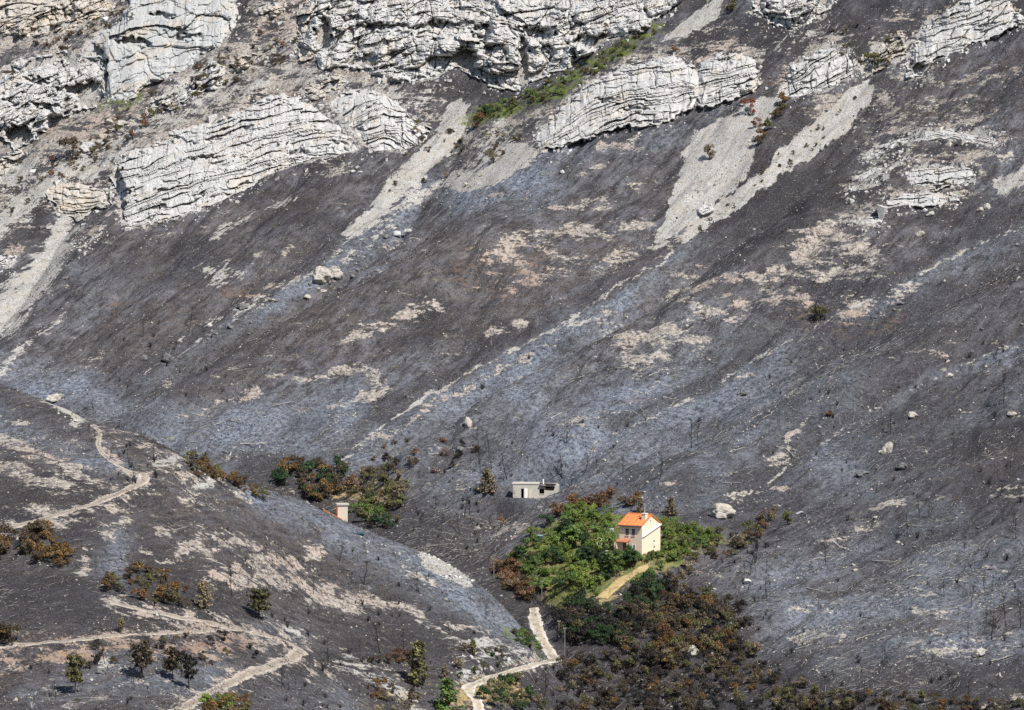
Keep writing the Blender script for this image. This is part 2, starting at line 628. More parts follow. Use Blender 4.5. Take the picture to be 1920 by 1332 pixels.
# pale soil showing through the burnt scrub
for pts, w, val in [
    ([(1035, 388), (1090, 378), (1140, 385)], 22, .85), ([(945, 455), (1080, 432), (1212, 428)], 24, .85), ([(930, 478), (1010, 462), (1110, 492)], 30, .62),
    ([(900, 545), (960, 535), (1010, 520)], 30, .62), ([(1040, 500), (1130, 505), (1200, 470)], 34, .55), ([(690, 608), (760, 592), (822, 572)], 24, .85), ([(650, 636), (722, 612)], 14, .85),
    ([(900, 630), (940, 612), (970, 605)], 22, .95), ([(560, 712), (640, 692), (705, 702)], 22, .75), ([(620, 762), (670, 752), (728, 745)], 26, .9),
    ([(1165, 645), (1250, 622), (1305, 642)], 46, .8), ([(1175, 685), (1245, 672)], 26, .85), ([(1300, 595), (1420, 572), (1505, 560)], 40, .75),
    ([(1245, 560), (1350, 530), (1450, 500), (1530, 468)], 16, .85), ([(1480, 490), (1560, 440), (1625, 495)], 56, .85), ([(1575, 592), (1640, 570), (1712, 545)], 32, .75),
    ([(1400, 522), (1500, 512), (1610, 505)], 26, .8), ([(1060, 628), (940, 690), (830, 748), (740, 800), (670, 838)], 15, .75), ([(1380, 708), (1422, 702)], 9, 1.0),
    ([(1590, 372), (1700, 385), (1790, 372)], 42, .7), ([(1640, 300), (1760, 295), (1890, 292)], 26, .62), ([(1790, 155), (1900, 132)], 30, .7), ([(1560, 420), (1600, 400), (1640, 412)], 34, .85),
    ([(1650, 130), (1760, 160)], 30, .5), ([(0, 310), (200, 205), (430, 92)], 60, .55), ([(560, 160), (640, 138), (690, 150)], 44, .85), ([(700, 470), (780, 460)], 26, .55),
    ([(1130, 272), (1180, 268)], 22, .9), ([(1090, 330), (1130, 322)], 10, .8), ([(560, 330), (640, 310)], 30, .5), ([(540, 470), (520, 485)], 14, .9), ([(470, 480), (490, 465)], 12, .9),
    ([(460, 560), (500, 540)], 10, .7), ([(380, 780), (560, 690)], 22, .55), ([(1480, 900), (1380, 930)], 14, .6), ([(1250, 905), (1400, 880), (1480, 850)], 8, .6),
    ([(1570, 690), (1500, 780), (1470, 840), (1410, 865)], 9, .8), ([(700, 860), (790, 830)], 12, .6), ([(980, 990), (900, 1000)], 30, .55), ([(990, 925), (1010, 945)], 14, .8),
    ([(1500, 1195), (1570, 1190)], 26, .75), ([(1680, 1130), (1800, 1160)], 30, .5), ([(1840, 1330), (1920, 1300)], 12, .9), ([(1780, 1090), (1920, 1060)], 24, .5), ([(0, 90), (120, 70), (230, 20)], 40, .8),
    ([(30, 330), (20, 300)], 40, .6), ([(560, 100), (500, 60), (440, 30)], 40, .35), ([(1180, 345), (1250, 330)], 12, .6)]:
    CM.line('soil', pts, w * 0.72, val)
for pts, w, val in [([(1250, 480), (1050, 622), (820, 768), (640, 875)], 70, .75), ([(1520, 660), (1300, 740), (1100, 820), (900, 885)], 150, .95), ([(1200, 900), (1500, 850), (1750, 800)], 200, .6),
                    ([(1930, 415), (1720, 545)], 90, .7), ([(640, 480), (760, 425)], 46, .8), ([(1000, 720), (880, 800), (760, 850)], 80, .7), ([(1000, 290), (1280, 250)], 40, .4), ([(860, 370), (1000, 350)], 50, .55),
                    ([(560, 830), (400, 800)], 120, .45), ([(1450, 1090), (1700, 1080), (1920, 1040)], 160, .5), ([(1480, 1180), (1780, 1130)], 60, .6), ([(690, 895), (760, 960)], 50, .5), ([(1320, 450), (1260, 500)], 60, .5), ([(250, 260), (180, 290)], 30, .5)]:
    CM.line('ash', pts, w, val)
for pts, w, val in [([(300, 545), (600, 600), (900, 560)], 220, .7), ([(1680, 200), (1900, 160)], 120, .7), ([(350, 770), (540, 685)], 60, .9), ([(620, 330), (450, 420)], 80, .6), ([(900, 520), (1180, 500)], 150, .7),
                    ([(1600, 330), (1850, 330)], 130, .65), ([(1500, 650), (1250, 660)], 70, .5), ([(700, 840), (640, 850)], 50, .8), ([(0, 330), (430, 100)], 130, .5), ([(600, 170), (690, 150)], 80, .6), ([(1700, 480), (1850, 520)], 90, .5),
                    ([(1560, 60), (1480, 110)], 100, .5), ([(800, 640), (600, 640)], 90, .5), ([(1800, 890), (1920, 860)], 60, .7), ([(1580, 1180), (1850, 1150)], 70, .6), ([(940, 1000), (990, 1080)], 90, .9), ([(860, 1000), (960, 1020)], 60, .7)]:
    CM.line('brown', pts, w, val)
for pts, w, val in [([(1600, 720), (1800, 760), (1930, 850)], 260, .55), ([(290, 735), (450, 640)], 110, .5), ([(690, 180), (800, 240)], 46, .8), ([(810, 165), (990, 175)], 36, .9), ([(1330, 70), (1480, 80), (1620, 50)], 70, .75),
                    ([(1500, 225), (1440, 320)], 46, .9), ([(1400, 375), (1330, 430)], 34, .9), ([(430, 60), (560, 30)], 70, .6), ([(90, 370), (190, 350)], 36, .5), ([(1640, 190), (1600, 260), (1500, 350), (1330, 480)], 30, .7),
                    ([(800, 860), (960, 850)], 60, .5), ([(1300, 960), (1600, 960)], 80, .4), ([(880, 960), (960, 950)], 90, .5), ([(0, 540), (60, 500)], 14, .7), ([(20, 470), (80, 440)], 30, .6), ([(1420, 1280), (1920, 1300)], 90, .6)]:
    CM.line('dark', pts, w, val)
for pts, w, val in [([(0, 310), (200, 210), (430, 110), (560, 70)], 150, .85), ([(560, 170), (700, 150), (800, 200)], 80, .6), ([(180, 300), (330, 240), (520, 160)], 80, .85), ([(0, 370), (120, 320), (220, 280)], 100, .8),
                    ([(1640, 110), (1700, 60)], 90, .45), ([(1560, 180), (1700, 230), (1880, 180)], 60, .4), ([(900, 250), (960, 230), (1000, 190)], 60, .6), ([(1220, 90), (1330, 60)], 50, .45)]:
    CM.line('soil', pts, w, val)
for pts, w, val in [([(150, 290), (320, 215), (420, 170)], 50, .55), ([(430, 60), (560, 110)], 60, .35), ([(700, 160), (830, 200), (880, 250)], 50, .5), ([(560, 140), (620, 150)], 50, .45), ([(1420, 100), (1540, 60), (1640, 100)], 60, .38), ([(740, 420), (660, 480), (600, 510)], 26, .42), ([(330, 640), (560, 520)], 12, .5)]:
    CM.line('scree', pts, w, val)
CM.line('ash', [(300, 800), (420, 810), (560, 800), (640, 780)], 110, .75)
CM.line('dark', [(500, 898), (600, 940), (700, 985), (790, 1010), (880, 1055), (960, 1120)], 84, 1.0)  # valley behind the near crest: dark shrub ground, its shadow painted in too
CM.line('ash', [(-40, 680), (100, 720), (220, 765), (300, 800)], 60, .8)
G1 = [(1262, 470), (1200, 515), (1130, 560), (1060, 605), (930, 672), (800, 742), (700, 810), (640, 862)]
G2 = [(1925, 418), (1800, 478), (1700, 532), (1600, 580), (1500, 627), (1400, 685), (1320, 737), (1230, 780), (1150, 816)]
G3 = [(800, 330), (740, 390), (670, 445), (600, 502), (480, 575), (340, 662), (270, 705)]
G4 = [(1920, 642), (1720, 722), (1540, 832), (1420, 915)]
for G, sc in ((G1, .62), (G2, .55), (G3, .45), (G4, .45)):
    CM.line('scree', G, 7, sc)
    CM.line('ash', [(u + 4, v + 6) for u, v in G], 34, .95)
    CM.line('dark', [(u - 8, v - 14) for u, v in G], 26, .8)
for pts, w, val in [([(1450, 1090), (1560, 1060), (1700, 1000), (1800, 960)], 40, .9), ([(1500, 1150), (1640, 1130), (1800, 1120), (1920, 1090)], 50, .9), ([(1560, 1240), (1700, 1210), (1860, 1230), (1920, 1200)], 50, .85), ([(1640, 830), (1800, 800), (1920, 740)], 60, .7), ([(1400, 800), (1560, 740)], 90, .9), ([(1180, 850), (1300, 830)], 50, .9), ([(900, 850), (1050, 840)], 40, .8)]:
    CM.line('ash', pts, w, val)
for pts, w, val in [([(1540, 1010), (1640, 985)], 14, .55), ([(1600, 1120), (1760, 1100)], 22, .5), ([(1700, 1230), (1880, 1200)], 30, .5), ([(1480, 1140), (1560, 1120)], 16, .5), ([(1640, 950), (1800, 930)], 12, .5), ([(1060, 790), (1200, 770)], 16, .45)]:
    CM.line('soil', pts, w, val)
CM.line('green', [(885, 226), (1000, 192), (1100, 135), (1235, 55)], 26, 0.7)
CM.line('green', [(190, 195), (255, 175)], 22, 0.6)
CM.poly('green', GARDEN, 0.75, 26)
CM.poly('green', [(1235, 975), (1345, 1003), (1330, 1028), (1250, 1060), (1235, 1030)], 0.85, 20)
CM.poly('ochre', GARDEN, 0.9, 26)
CM.poly('dark', [(1025, 1146), (1130, 1128), (1245, 1085), (1340, 1120), (1410, 1150), (1420, 1240), (1520, 1270), (1640, 1310), (1650, 1400), (1000, 1400), (1045, 1250)], 0.9, 40)
CM.poly('brown', [(1025, 1146), (1130, 1128), (1245, 1085), (1340, 1120), (1410, 1150), (1420, 1240), (1520, 1270), (1640, 1310), (1650, 1400), (1000, 1400), (1045, 1250)], 0.7, 40)
CM.line('ochre', [(660, 930), (740, 915)], 40, .6)
for pts, w, val in [([(960, 1060), (1000, 1120)], 40, .8), ([(1060, 965), (1120, 945), (1200, 945)], 26, .6), ([(1250, 1080), (1330, 1040)], 30, .5), ([(1580, 640), (1700, 600)], 10, .5), ([(1230, 740), (1150, 755)], 10, .6), ([(1390, 175), (1500, 140)], 14, .4),
                    ([(870, 505), (930, 545), (1000, 510)], 40, .5), ([(420, 545), (470, 560)], 16, .5), ([(1590, 600), (1480, 580)], 40, .35), ([(230, 560), (190, 600)], 18, .5)]:
    CM.line('rust', pts, w, val)

CN = Cover()
for pts, w, val in [([(-40, 820), (60, 845), (150, 880)], 30, .8), ([(-40, 860), (60, 885), (170, 908)], 36, .9), ([(70, 958), (180, 930)], 22, .6), ([(205, 1000), (235, 970)], 26, .8), ([(165, 1035), (160, 1075)], 14, .7),
                    ([(270, 1030), (310, 1055), (312, 1085)], 9, .9), ([(310, 1060), (360, 1030), (470, 1020)], 8, .8), ([(350, 1018), (420, 1008), (480, 1025)], 20, .75), ([(480, 1060), (560, 1062), (600, 1035)], 34, .8), ([(400, 1075), (500, 1085), (610, 1108)], 26, .9),
                    ([(580, 1122), (700, 1132), (785, 1142)], 22, 1.), ([(790, 1166), (850, 1180), (910, 1192)], 14, .8), ([(255, 812), (300, 835), (345, 880)], 56, .62), ([(200, 800), (270, 815)], 24, .6), ([(395, 898), (430, 915), (480, 945)], 16, .85),
                    ([(360, 925), (395, 945)], 30, .6), ([(120, 775), (160, 790)], 18, .8), ([(-40, 770), (60, 790)], 10, .7), ([(180, 935), (60, 960)], 14, .6), ([(310, 995), (340, 990)], 16, .8), ([(770, 1078), (810, 1100)], 20, .7),
                    ([(560, 1235), (600, 1260)], 40, .55), ([(420, 1040), (330, 980)], 50, .35), ([(260, 1150), (330, 1172), (400, 1170)], 22, .6), ([(700, 1240), (760, 1300)], 30, .5), ([(120, 1330), (230, 1285), (330, 1278)], 7, .8), ([(480, 1250), (560, 1265)], 26, .5)]:
    CN.line('soil', pts, w, val)
CN.poly('scree', [(788, 1028), (830, 1045), (892, 1085), (885, 1104), (830, 1092), (800, 1064)], 1.0, 14)
for pts, w, val in [([(95, 745), (145, 790)], 26, .8), ([(640, 1240), (700, 1275), (780, 1325)], 34, .55), ([(860, 1225), (950, 1230), (1010, 1228)], 40, .5), ([(880, 1200), (930, 1215)], 24, .6), ([(300, 870), (330, 860)], 14, .8), ([(370, 905), (420, 895)], 16, .7), ([(180, 1235), (260, 1260)], 26, .6),
                    ([(860, 1270), (900, 1260)], 24, .6), ([(530, 1182), (560, 1186)], 12, .9)]:
    CN.line('scree', pts, w, val)
for pts, w, val in [([(490, 918), (600, 980), (760, 1052), (880, 1122), (990, 1192)], 56, 1.0), ([(140, 848), (210, 875)], 40, .7), ([(-20, 785), (130, 840)], 46, .6), ([(225, 1010), (215, 1060)], 50, .9), ([(400, 1270), (60, 1300)], 50, .5), ([(480, 1180), (560, 1195)], 30, .6), ([(640, 1310), (520, 1310)], 60, .5), ([(250, 1255), (200, 1240)], 40, .6)]:
    CN.line('ash', pts, w, val)
for pts, w, val in [([(300, 950), (500, 980), (720, 1080)], 100, .8), ([(-20, 860), (200, 910)], 70, .6), ([(300, 1060), (500, 1110)], 60, .6), ([(-20, 930), (100, 940)], 40, .5), ([(280, 850), (340, 890)], 50, .6)]:
    CN.line('brown', pts, w, val)
for pts, w, val in [([(-20, 1110), (200, 1150), (400, 1110)], 70, .55), ([(660, 1210), (850, 1190)], 70, .5), ([(900, 1150), (995, 1205)], 44, .9), ([(0, 980), (250, 1000)], 40, .5), ([(300, 930), (200, 950)], 14, .6), ([(620, 980), (700, 1020)], 24, .4), ([(520, 1290), (640, 1250)], 50, .5), ([(-20, 750), (100, 800)], 40, .4)]:
    CN.line('dark', pts, w, val)
for _nm, _pts, _w, _mk in ROADS:
    (CM if _nm == 'garden_path' else CN).line('ochre' if _nm == 'garden_path' else 'soil', _pts, _w * 15, 0.72)
CN.line('ochre', [(-40, 1226), (120, 1218), (240, 1212)], 30, .35)
CN.line('rust', [(-40, 1226), (120, 1222), (240, 1216), (440, 1208)], 44, .75)
CN.line('soil', [(-40, 1230), (240, 1220), (440, 1206), (520, 1200)], 46, .72)
CN.line('green', [(960, 1190), (1010, 1220)], 26, .6)
CN.line('ochre', [(870, 1300), (930, 1290), (960, 1290)], 40, .8)
CN.line('ochre', [(700, 1320), (790, 1310)], 40, .4)
CN.line('rust', [(700, 1310), (780, 1320)], 30, .4)


def cover_at(C, ch, u, v):
    fu = np.clip((u - MU0) / MS, 0, MW - 1.001); fv = np.clip((v - MV0) / MS, 0, MH - 1.001)
    i = fu.astype(int); j = fv.astype(int); a = fu - i; b = fv - j
    A = C.a[ch]
    return (A[j, i] * (1 - a) + A[j, i + 1] * a) * (1 - b) + (A[j + 1, i] * (1 - a) + A[j + 1, i + 1] * a) * b


# ---------------------------------------------------------------- rock faces (outlines by sight line; beds follow the given line)
ROCKS = [
    # label, outline, bed line, bed px, max protrusion m, style, hollows
    dict(label='long white layered limestone slab with a dark undercut west end', poly=[(212, 312), (230, 290), (300, 262), (400, 225), (480, 195), (522, 179), (562, 185), (602, 205), (642, 226), (668, 256), (684, 281), (640, 292), (560, 310), (500, 330), (420, 376), (350, 402), (280, 420), (243, 427), (222, 412), (211, 370)],
         bed=[(200, 372), (225, 345), (300, 312), (400, 285), (500, 256), (580, 238), (640, 240), (690, 262)], th=11, hm=7.5, st='bed', holes=[(219, 366, 17, 74, 7), (345, 268, 26, 8, 2.2), (560, 290, 24, 7, 2), (395, 292, 18, 5, 1.6)]),
    dict(label='blocky white limestone outcrop beside the end of the long slab', poly=[(612, 196), (650, 172), (692, 165), (740, 190), (782, 215), (806, 240), (800, 262), (760, 281), (700, 286), (676, 272), (642, 226)],
         bed=[(600, 260), (650, 235), (720, 205), (760, 215), (810, 245)], th=12, hm=6, st='bed', holes=[]),
    dict(label='tall pale cliff with caves at the top of the mountain', poly=[(560, 84), (572, 40), (580, -14), (1290, -14), (1244, 30), (1200, 58), (1130, 82), (1100, 112), (1040, 140), (978, 166), (922, 168), (892, 142), (862, 128), (800, 152), (740, 157), (700, 140), (640, 126), (600, 132), (588, 100)],
         bed=[(560, 100), (700, 62), (800, 40), (900, 50), (1000, 70), (1100, 55), (1300, -10)], th=21, hm=13, st='cliff', holes=[(872, 118, 24, 32, 13), (905, 60, 22, 18, 8), (835, 50, 60, 9, 4), (978, 112, 11, 52, 8), (602, 62, 16, 34, 10), (680, 112, 34, 14, 6), (1110, 75, 40, 16, 7), (730, 50, 60, 7, 4), (1010, 60, 30, 12, 5), (930, 100, 24, 16, 5), (660, 40, 20, 14, 5), (1030, 95, 20, 14, 2.5), (760, 108, 40, 16, 2)]),
    dict(label='smooth grey limestone wall with streaks above the brown terraces', poly=[(130, 112), (180, 62), (226, 36), (240, -14), (446, -14), (440, 50), (412, 88), (376, 108), (346, 134), (290, 152), (240, 186), (206, 188), (194, 170), (190, 112)],
         bed=[(140, 130), (200, 98), (260, 66), (330, 48), (430, 28)], th=30, hm=10, st='wall', holes=[(165, 96, 24, 12, 6), (198, 150, 9, 44, 7), (250, 76, 40, 7, 5), (350, 70, 30, 5, 3), (308, 30, 22, 6, 4)]),
    dict(label='jointed pale rock wall with two dark caves at its foot', poly=[(-14, 150), (20, 118), (62, 108), (130, 98), (192, 106), (196, 165), (208, 192), (165, 204), (100, 222), (62, 262), (32, 286), (8, 260), (-14, 256)],
         bed=[(-20, 200), (60, 165), (120, 138), (200, 96)], th=17, hm=9, st='cliff', holes=[(172, 176, 36, 26, 15), (34, 256, 26, 24, 13), (130, 168, 34, 9, 6), (70, 150, 26, 7, 4), (90, 200, 30, 6, 4)]),
    dict(label='cream weathered rock slope in the uppermost corner above the shrubs', poly=[(-14, -14), (242, -14), (214, 22), (176, 40), (130, 62), (60, 72), (24, 66), (-14, 74)],
         bed=[(-14, 60), (100, 30), (240, -20)], th=19, hm=6, st='cliff', holes=[(4, 22, 8, 14, 4), (120, 28, 24, 8, 2)]),
    dict(label='small broken rock ledge with overhang on the brown terrace', poly=[(275, 192), (330, 152), (398, 108), (424, 128), (412, 160), (352, 184), (322, 206), (290, 208)],
         bed=[(270, 200), (340, 170), (420, 130)], th=14, hm=4, st='cliff', holes=[(350, 168, 26, 7, 3), (300, 198, 22, 6, 3)]),
    dict(label='broad white layered slab below the green strip', poly=[(1000, 252), (1060, 196), (1110, 150), (1180, 120), (1260, 107), (1306, 124), (1314, 170), (1300, 202), (1240, 236), (1170, 236), (1100, 256), (1050, 275), (1010, 277)],
         bed=[(990, 285), (1050, 250), (1110, 212), (1180, 190), (1260, 180), (1320, 172)], th=10.5, hm=7.5, st='bed', holes=[(1140, 188, 24, 6, 2), (1190, 205, 30, 5, 1.6)]),
    dict(label='layered limestone block adjoining the broad slab on its uphill end', poly=[(1312, 126), (1340, 106), (1390, 93), (1420, 114), (1418, 166), (1380, 190), (1332, 196), (1310, 200)],
         bed=[(1300, 170), (1360, 160), (1430, 140)], th=10, hm=5, st='bed', holes=[(1358, 118, 8, 8, 2)]),
    dict(label='slanting jointed limestone outcrop above the scree fork', poly=[(1455, 172), (1488, 122), (1560, 79), (1602, 108), (1602, 140), (1552, 170), (1500, 182), (1465, 182)],
         bed=[(1450, 190), (1520, 148), (1610, 100)], th=12, hm=5, st='bed', holes=[]),
    dict(label='wedge shaped layered rock with dark cleft near the upper corner', poly=[(1700, 142), (1704, 100), (1740, 56), (1790, 10), (1820, -14), (1890, -14), (1904, 15), (1918, 42), (1870, 60), (1800, 96), (1745, 120), (1732, 146), (1706, 147)],
         bed=[(1690, 108), (1740, 92), (1800, 70), (1920, 30)], th=13, hm=8, st='bed', holes=[(1722, 132, 12, 14, 5), (1706, 112, 6, 20, 3)]),
    dict(label='pale broken crag cut by the top edge between two burnt slopes', poly=[(1408, 22), (1410, -14), (1566, -14), (1556, 20), (1510, 46), (1482, 61), (1440, 42)],
         bed=[(1400, 30), (1480, 22), (1570, -5)], th=16, hm=6, st='cliff', holes=[(1442, 20, 8, 12, 3)]),
    dict(label='thin arched rock band high on the burnt slope', poly=[(1612, 296), (1650, 268), (1740, 241), (1850, 240), (1888, 262), (1866, 275), (1760, 260), (1690, 272), (1640, 298)],
         bed=[(1600, 300), (1680, 266), (1760, 250), (1890, 268)], th=9, hm=3.4, st='bed', thin=1, holes=[(1650, 282, 26, 5, 2)]),
    dict(label='narrow tilted rock band between the arched band and the lens stack', poly=[(1606, 330), (1640, 308), (1700, 290), (1716, 298), (1672, 312), (1640, 330), (1612, 342)], bed=[(1600, 338), (1716, 294)], th=8, hm=2.6, st='bed', thin=1, holes=[]),
    dict(label='flat broken rock shelves below the lens stack', poly=[(1640, 372), (1700, 360), (1790, 362), (1800, 376), (1730, 386), (1660, 392)], bed=[(1640, 384), (1800, 368)], th=8, hm=2.4, st='bed', thin=1, holes=[]),
    dict(label='lens shaped stack of thin rock ledges under the arched band', poly=[(1690, 322), (1722, 305), (1818, 306), (1828, 338), (1784, 355), (1708, 350)],
         bed=[(1680, 336), (1750, 330), (1830, 325)], th=9, hm=3.6, st='bed', thin=1, holes=[]),
    dict(label='small tilted rock ledge beside the lens shaped stack', poly=[(1586, 350), (1630, 328), (1668, 330), (1650, 348), (1600, 364)],
         bed=[(1580, 360), (1670, 332)], th=8, hm=2.6, st='bed', thin=1, holes=[]),
    dict(label='dark low rock ledges below the brown terraces', poly=[(78, 362), (120, 342), (150, 352), (202, 356), (204, 380), (172, 396), (150, 418), (112, 398)],
         bed=[(70, 370), (140, 375), (210, 365)], th=9, hm=3, st='bed', holes=[]),
    dict(label='low burnt rock shelf above the pale scree tongue', poly=[(-14, 486), (30, 476), (36, 490), (-14, 506)], bed=[(-14, 495), (40, 486)], th=8, hm=1.6, st='bed', holes=[]),
    dict(label='slanting rock rib on the burnt slope below the dark ledges', poly=[(128, 462), (165, 445), (196, 432), (190, 446), (150, 466)], bed=[(120, 470), (200, 436)], th=7, hm=2.2, st='bed', thin=1, holes=[]),
    dict(label='small grey rock step beside the slanting scree', poly=[(1312, 396), (1335, 386), (1340, 394), (1318, 404)], bed=[(1310, 400), (1340, 390)], th=6, hm=1.2, st='bed', holes=[]),
    dict(label='pale rock shelf in the middle of the mottled soil patch', poly=[(1592, 412), (1625, 402), (1662, 405), (1650, 420), (1605, 424)], bed=[(1590, 418), (1660, 412)], th=7, hm=2.2, st='bed', thin=1, holes=[]),
    dict(label='narrow grey buttress at the left end of the tall pale cliff', poly=[(556, 30), (584, -10), (594, 40), (592, 104), (570, 114), (552, 80)], bed=[(550, 70), (600, 50)], th=20, hm=4, st='cliff', holes=[(582, 70, 8, 20, 3)], mat='tan'),
    dict(label='tan weathered rock knob under the cave wall', poly=[(-14, 300), (40, 288), (72, 300), (66, 330), (30, 350), (-14, 346)], bed=[(-14, 330), (80, 310)], th=13, hm=3, st='cliff', holes=[], mat='tan'),
    dict(label='small pale rock beside the buttress on the dark slope', poly=[(470, 20), (505, 4), (548, 6), (530, 26), (490, 34)], bed=[(470, 30), (550, 10)], th=12, hm=2.5, st='cliff', holes=[], mat='tan'),
    dict(label='low pale rock step on the brown terrace', poly=[(428, 118), (462, 98), (494, 104), (470, 122), (440, 132)], bed=[(428, 126), (494, 108)], th=11, hm=2, st='cliff', holes=[], mat='tan'),
    dict(label='broken rock ledge between the slanting outcrop and the wedge', poly=[(1610, 122), (1650, 92), (1694, 64), (1700, 98), (1650, 128), (1622, 140)], bed=[(1610, 132), (1700, 80)], th=11, hm=2.5, st='cliff', holes=[], mat='tan'),
    dict(label='pale rock ledge at the upper end of the long slab', poly=[(560, 172), (600, 150), (650, 138), (664, 152), (620, 176), (590, 190)], bed=[(560, 182), (660, 148)], th=11, hm=2.5, st='cliff', holes=[], mat='tan'),
]
# the ground dips a little under each rock face
_dip = np.zeros((MH, MW), np.float32)
for r in ROCKS:
    us = [p[0] for p in r['poly']]; vs_ = [p[1] for p in r['poly']]
    i0, i1 = [int(np.clip((q - MU0) / MS, 0, MW)) for q in (min(us) - 20, max(us) + 20)]
    j0, j1 = [int(np.clip((q - MV0) / MS, 0, MH)) for q in (min(vs_) - 20, max(vs_) + 20)]
    U, V = np.meshgrid(_mu[i0:i1], _mv[j0:j1])
    sd = poly_sd(U, V, r['poly'])
    k = np.clip(0.0 + sd / 16, 0, 1) * min(1.6, r['hm'] * 0.4)
    s = _dip[j0:j1, i0:i1]; np.maximum(s, k, out=s)
    s2 = CM.a['scree'][j0:j1, i0:i1]; np.maximum(s2, np.clip(0.4 + sd / 16, 0, 0.7), out=s2)
    sdu = poly_sd(U, V + 12, r['poly'])
    s3 = CM.a['soil'][j0:j1, i0:i1]; np.maximum(s3, np.clip(0.75 + sdu / 26, 0, 0.75) * (sd < 4), out=s3)
    for c in ('dark', 'brown'):
        CM.a[c][j0:j1, i0:i1] *= 1 - np.clip(0.4 + sd / 14, 0, 1)

# ---------------------------------------------------------------- ground meshes
PU, PV = project(GX, GY, ZT)
onM = WF < 0.5
_dc = Cover(); _dc.a['scree'] = _dip
_dz = np.where(onM & (PV < 560), cover_at(_dc, 'scree', PU, PV), 0)
ZT = ZT - _dz
wu = PU + 26 * fbm(GX / 9, GY / 12, 4, 41, 0.6); wv = PV + 16 * fbm(GX / 9, GY / 12, 4, 47, 0.6)
ATT = np.stack([np.where(onM, cover_at(CM, c, wu, wv), cover_at(CN, c, wu, wv)) for c in Cover.CH], -1).astype(np.float32)
# the fire left everything patchy: contour-wise streaks of bare soil, ash and char at every size
_t = GX * math.cos(TH) - (GY - 1200) * math.sin(TH); _ss = s_of(GX, GY)
_r1 = fbm(_t / 13 + 0.25 * _ss / 13, _ss / 6.0, 5, 301, 0.62); _r2 = fbm(_t / 34, _ss / 22, 5, 311, 0.6); _r3 = fbm(GX / 16, GY / 20, 5, 321, 0.6); _r4 = fbm(_t / 6 + 0.3 * _ss / 6, _ss / 2.6, 4, 331, 0.6)
_calm = np.clip(1 - ATT[..., 4] - ATT[..., 5], 0, 1) * np.where(onM, 1, 0.6)
ATT[..., 1] = np.clip(ATT[..., 1] * (0.85 + 0.8 * _r4) + _calm * (0.75 * np.clip(_r1 - 0.02, 0, 1) + 0.55 * np.clip(_r4 - 0.1, 0, 1)) * (0.45 + 0.55 * sstep(-0.3, 0.3, _r2)), 0, 1)
ATT[..., 2] = np.clip(ATT[..., 2] * (0.9 + 0.5 * _r3) + _calm * 0.8 * np.clip(_r3 - 0.05, 0, 1), 0, 1)
ATT[..., 6] = np.clip(ATT[..., 6] * (0.9 + 0.8 * _r4) + 1.9 * np.clip(-_r2 - 0.04, 0, 1) + 1.0 * np.clip(-_r4 - 0.12, 0, 1) + 0.22 * sstep(650, 1050, PV), 0, 0.9)
ATT[..., 3] = np.clip(ATT[..., 3] + 0.6 * np.clip(_r2, 0, 1) * onM, 0, 1)
ATT[..., 6] = np.clip(ATT[..., 6] + np.where(onM, 0, 0.18), 0, 0.9)
ATT[..., 3] = np.clip(ATT[..., 3] + np.where(onM, 0, 0.45), 0, 1)
wu2 = PU + 15 * fbm(GX / 6, GY / 7, 4, 51, 0.65); wv2 = PV + 11 * fbm(GX / 6, GY / 7, 4, 57, 0.65)
ATT[..., 0] = np.clip(np.where(onM, cover_at(CM, 'scree', wu2, wv2), ATT[..., 0]) * (0.97 + 0.25 * _r4), 0, 1)
_cash = cover_at(CN, 'ash', wu, wv)
ATT[..., 6] = np.where(onM, ATT[..., 6] * (1 - 0.35 * ATT[..., 2]), ATT[..., 6] * (1 - 0.85 * _cash))
_cd = cover_at(CM, 'dark', wu, wv)
ATT[..., 2] = np.where(onM, ATT[..., 2] * (1 - 0.7 * _cd), ATT[..., 2])
# outside of what the photograph shows, cover goes on as scattered patches
_off = (PU < -150) | (PU > 2070) | (PV < -150) | (PV > 1485) | (GY < 925)
_far = np.clip(fbm(GX / 40, GY / 40, 4, 60) * 1.6, 0, 0.8)
for k, c in enumerate(Cover.CH):
    ATT[..., k] = np.where(_off, {'soil': _far, 'brown': np.clip(-_far + 0.4, 0, 1), 'ash': 0.3}.get(c, 0.0), ATT[..., k])


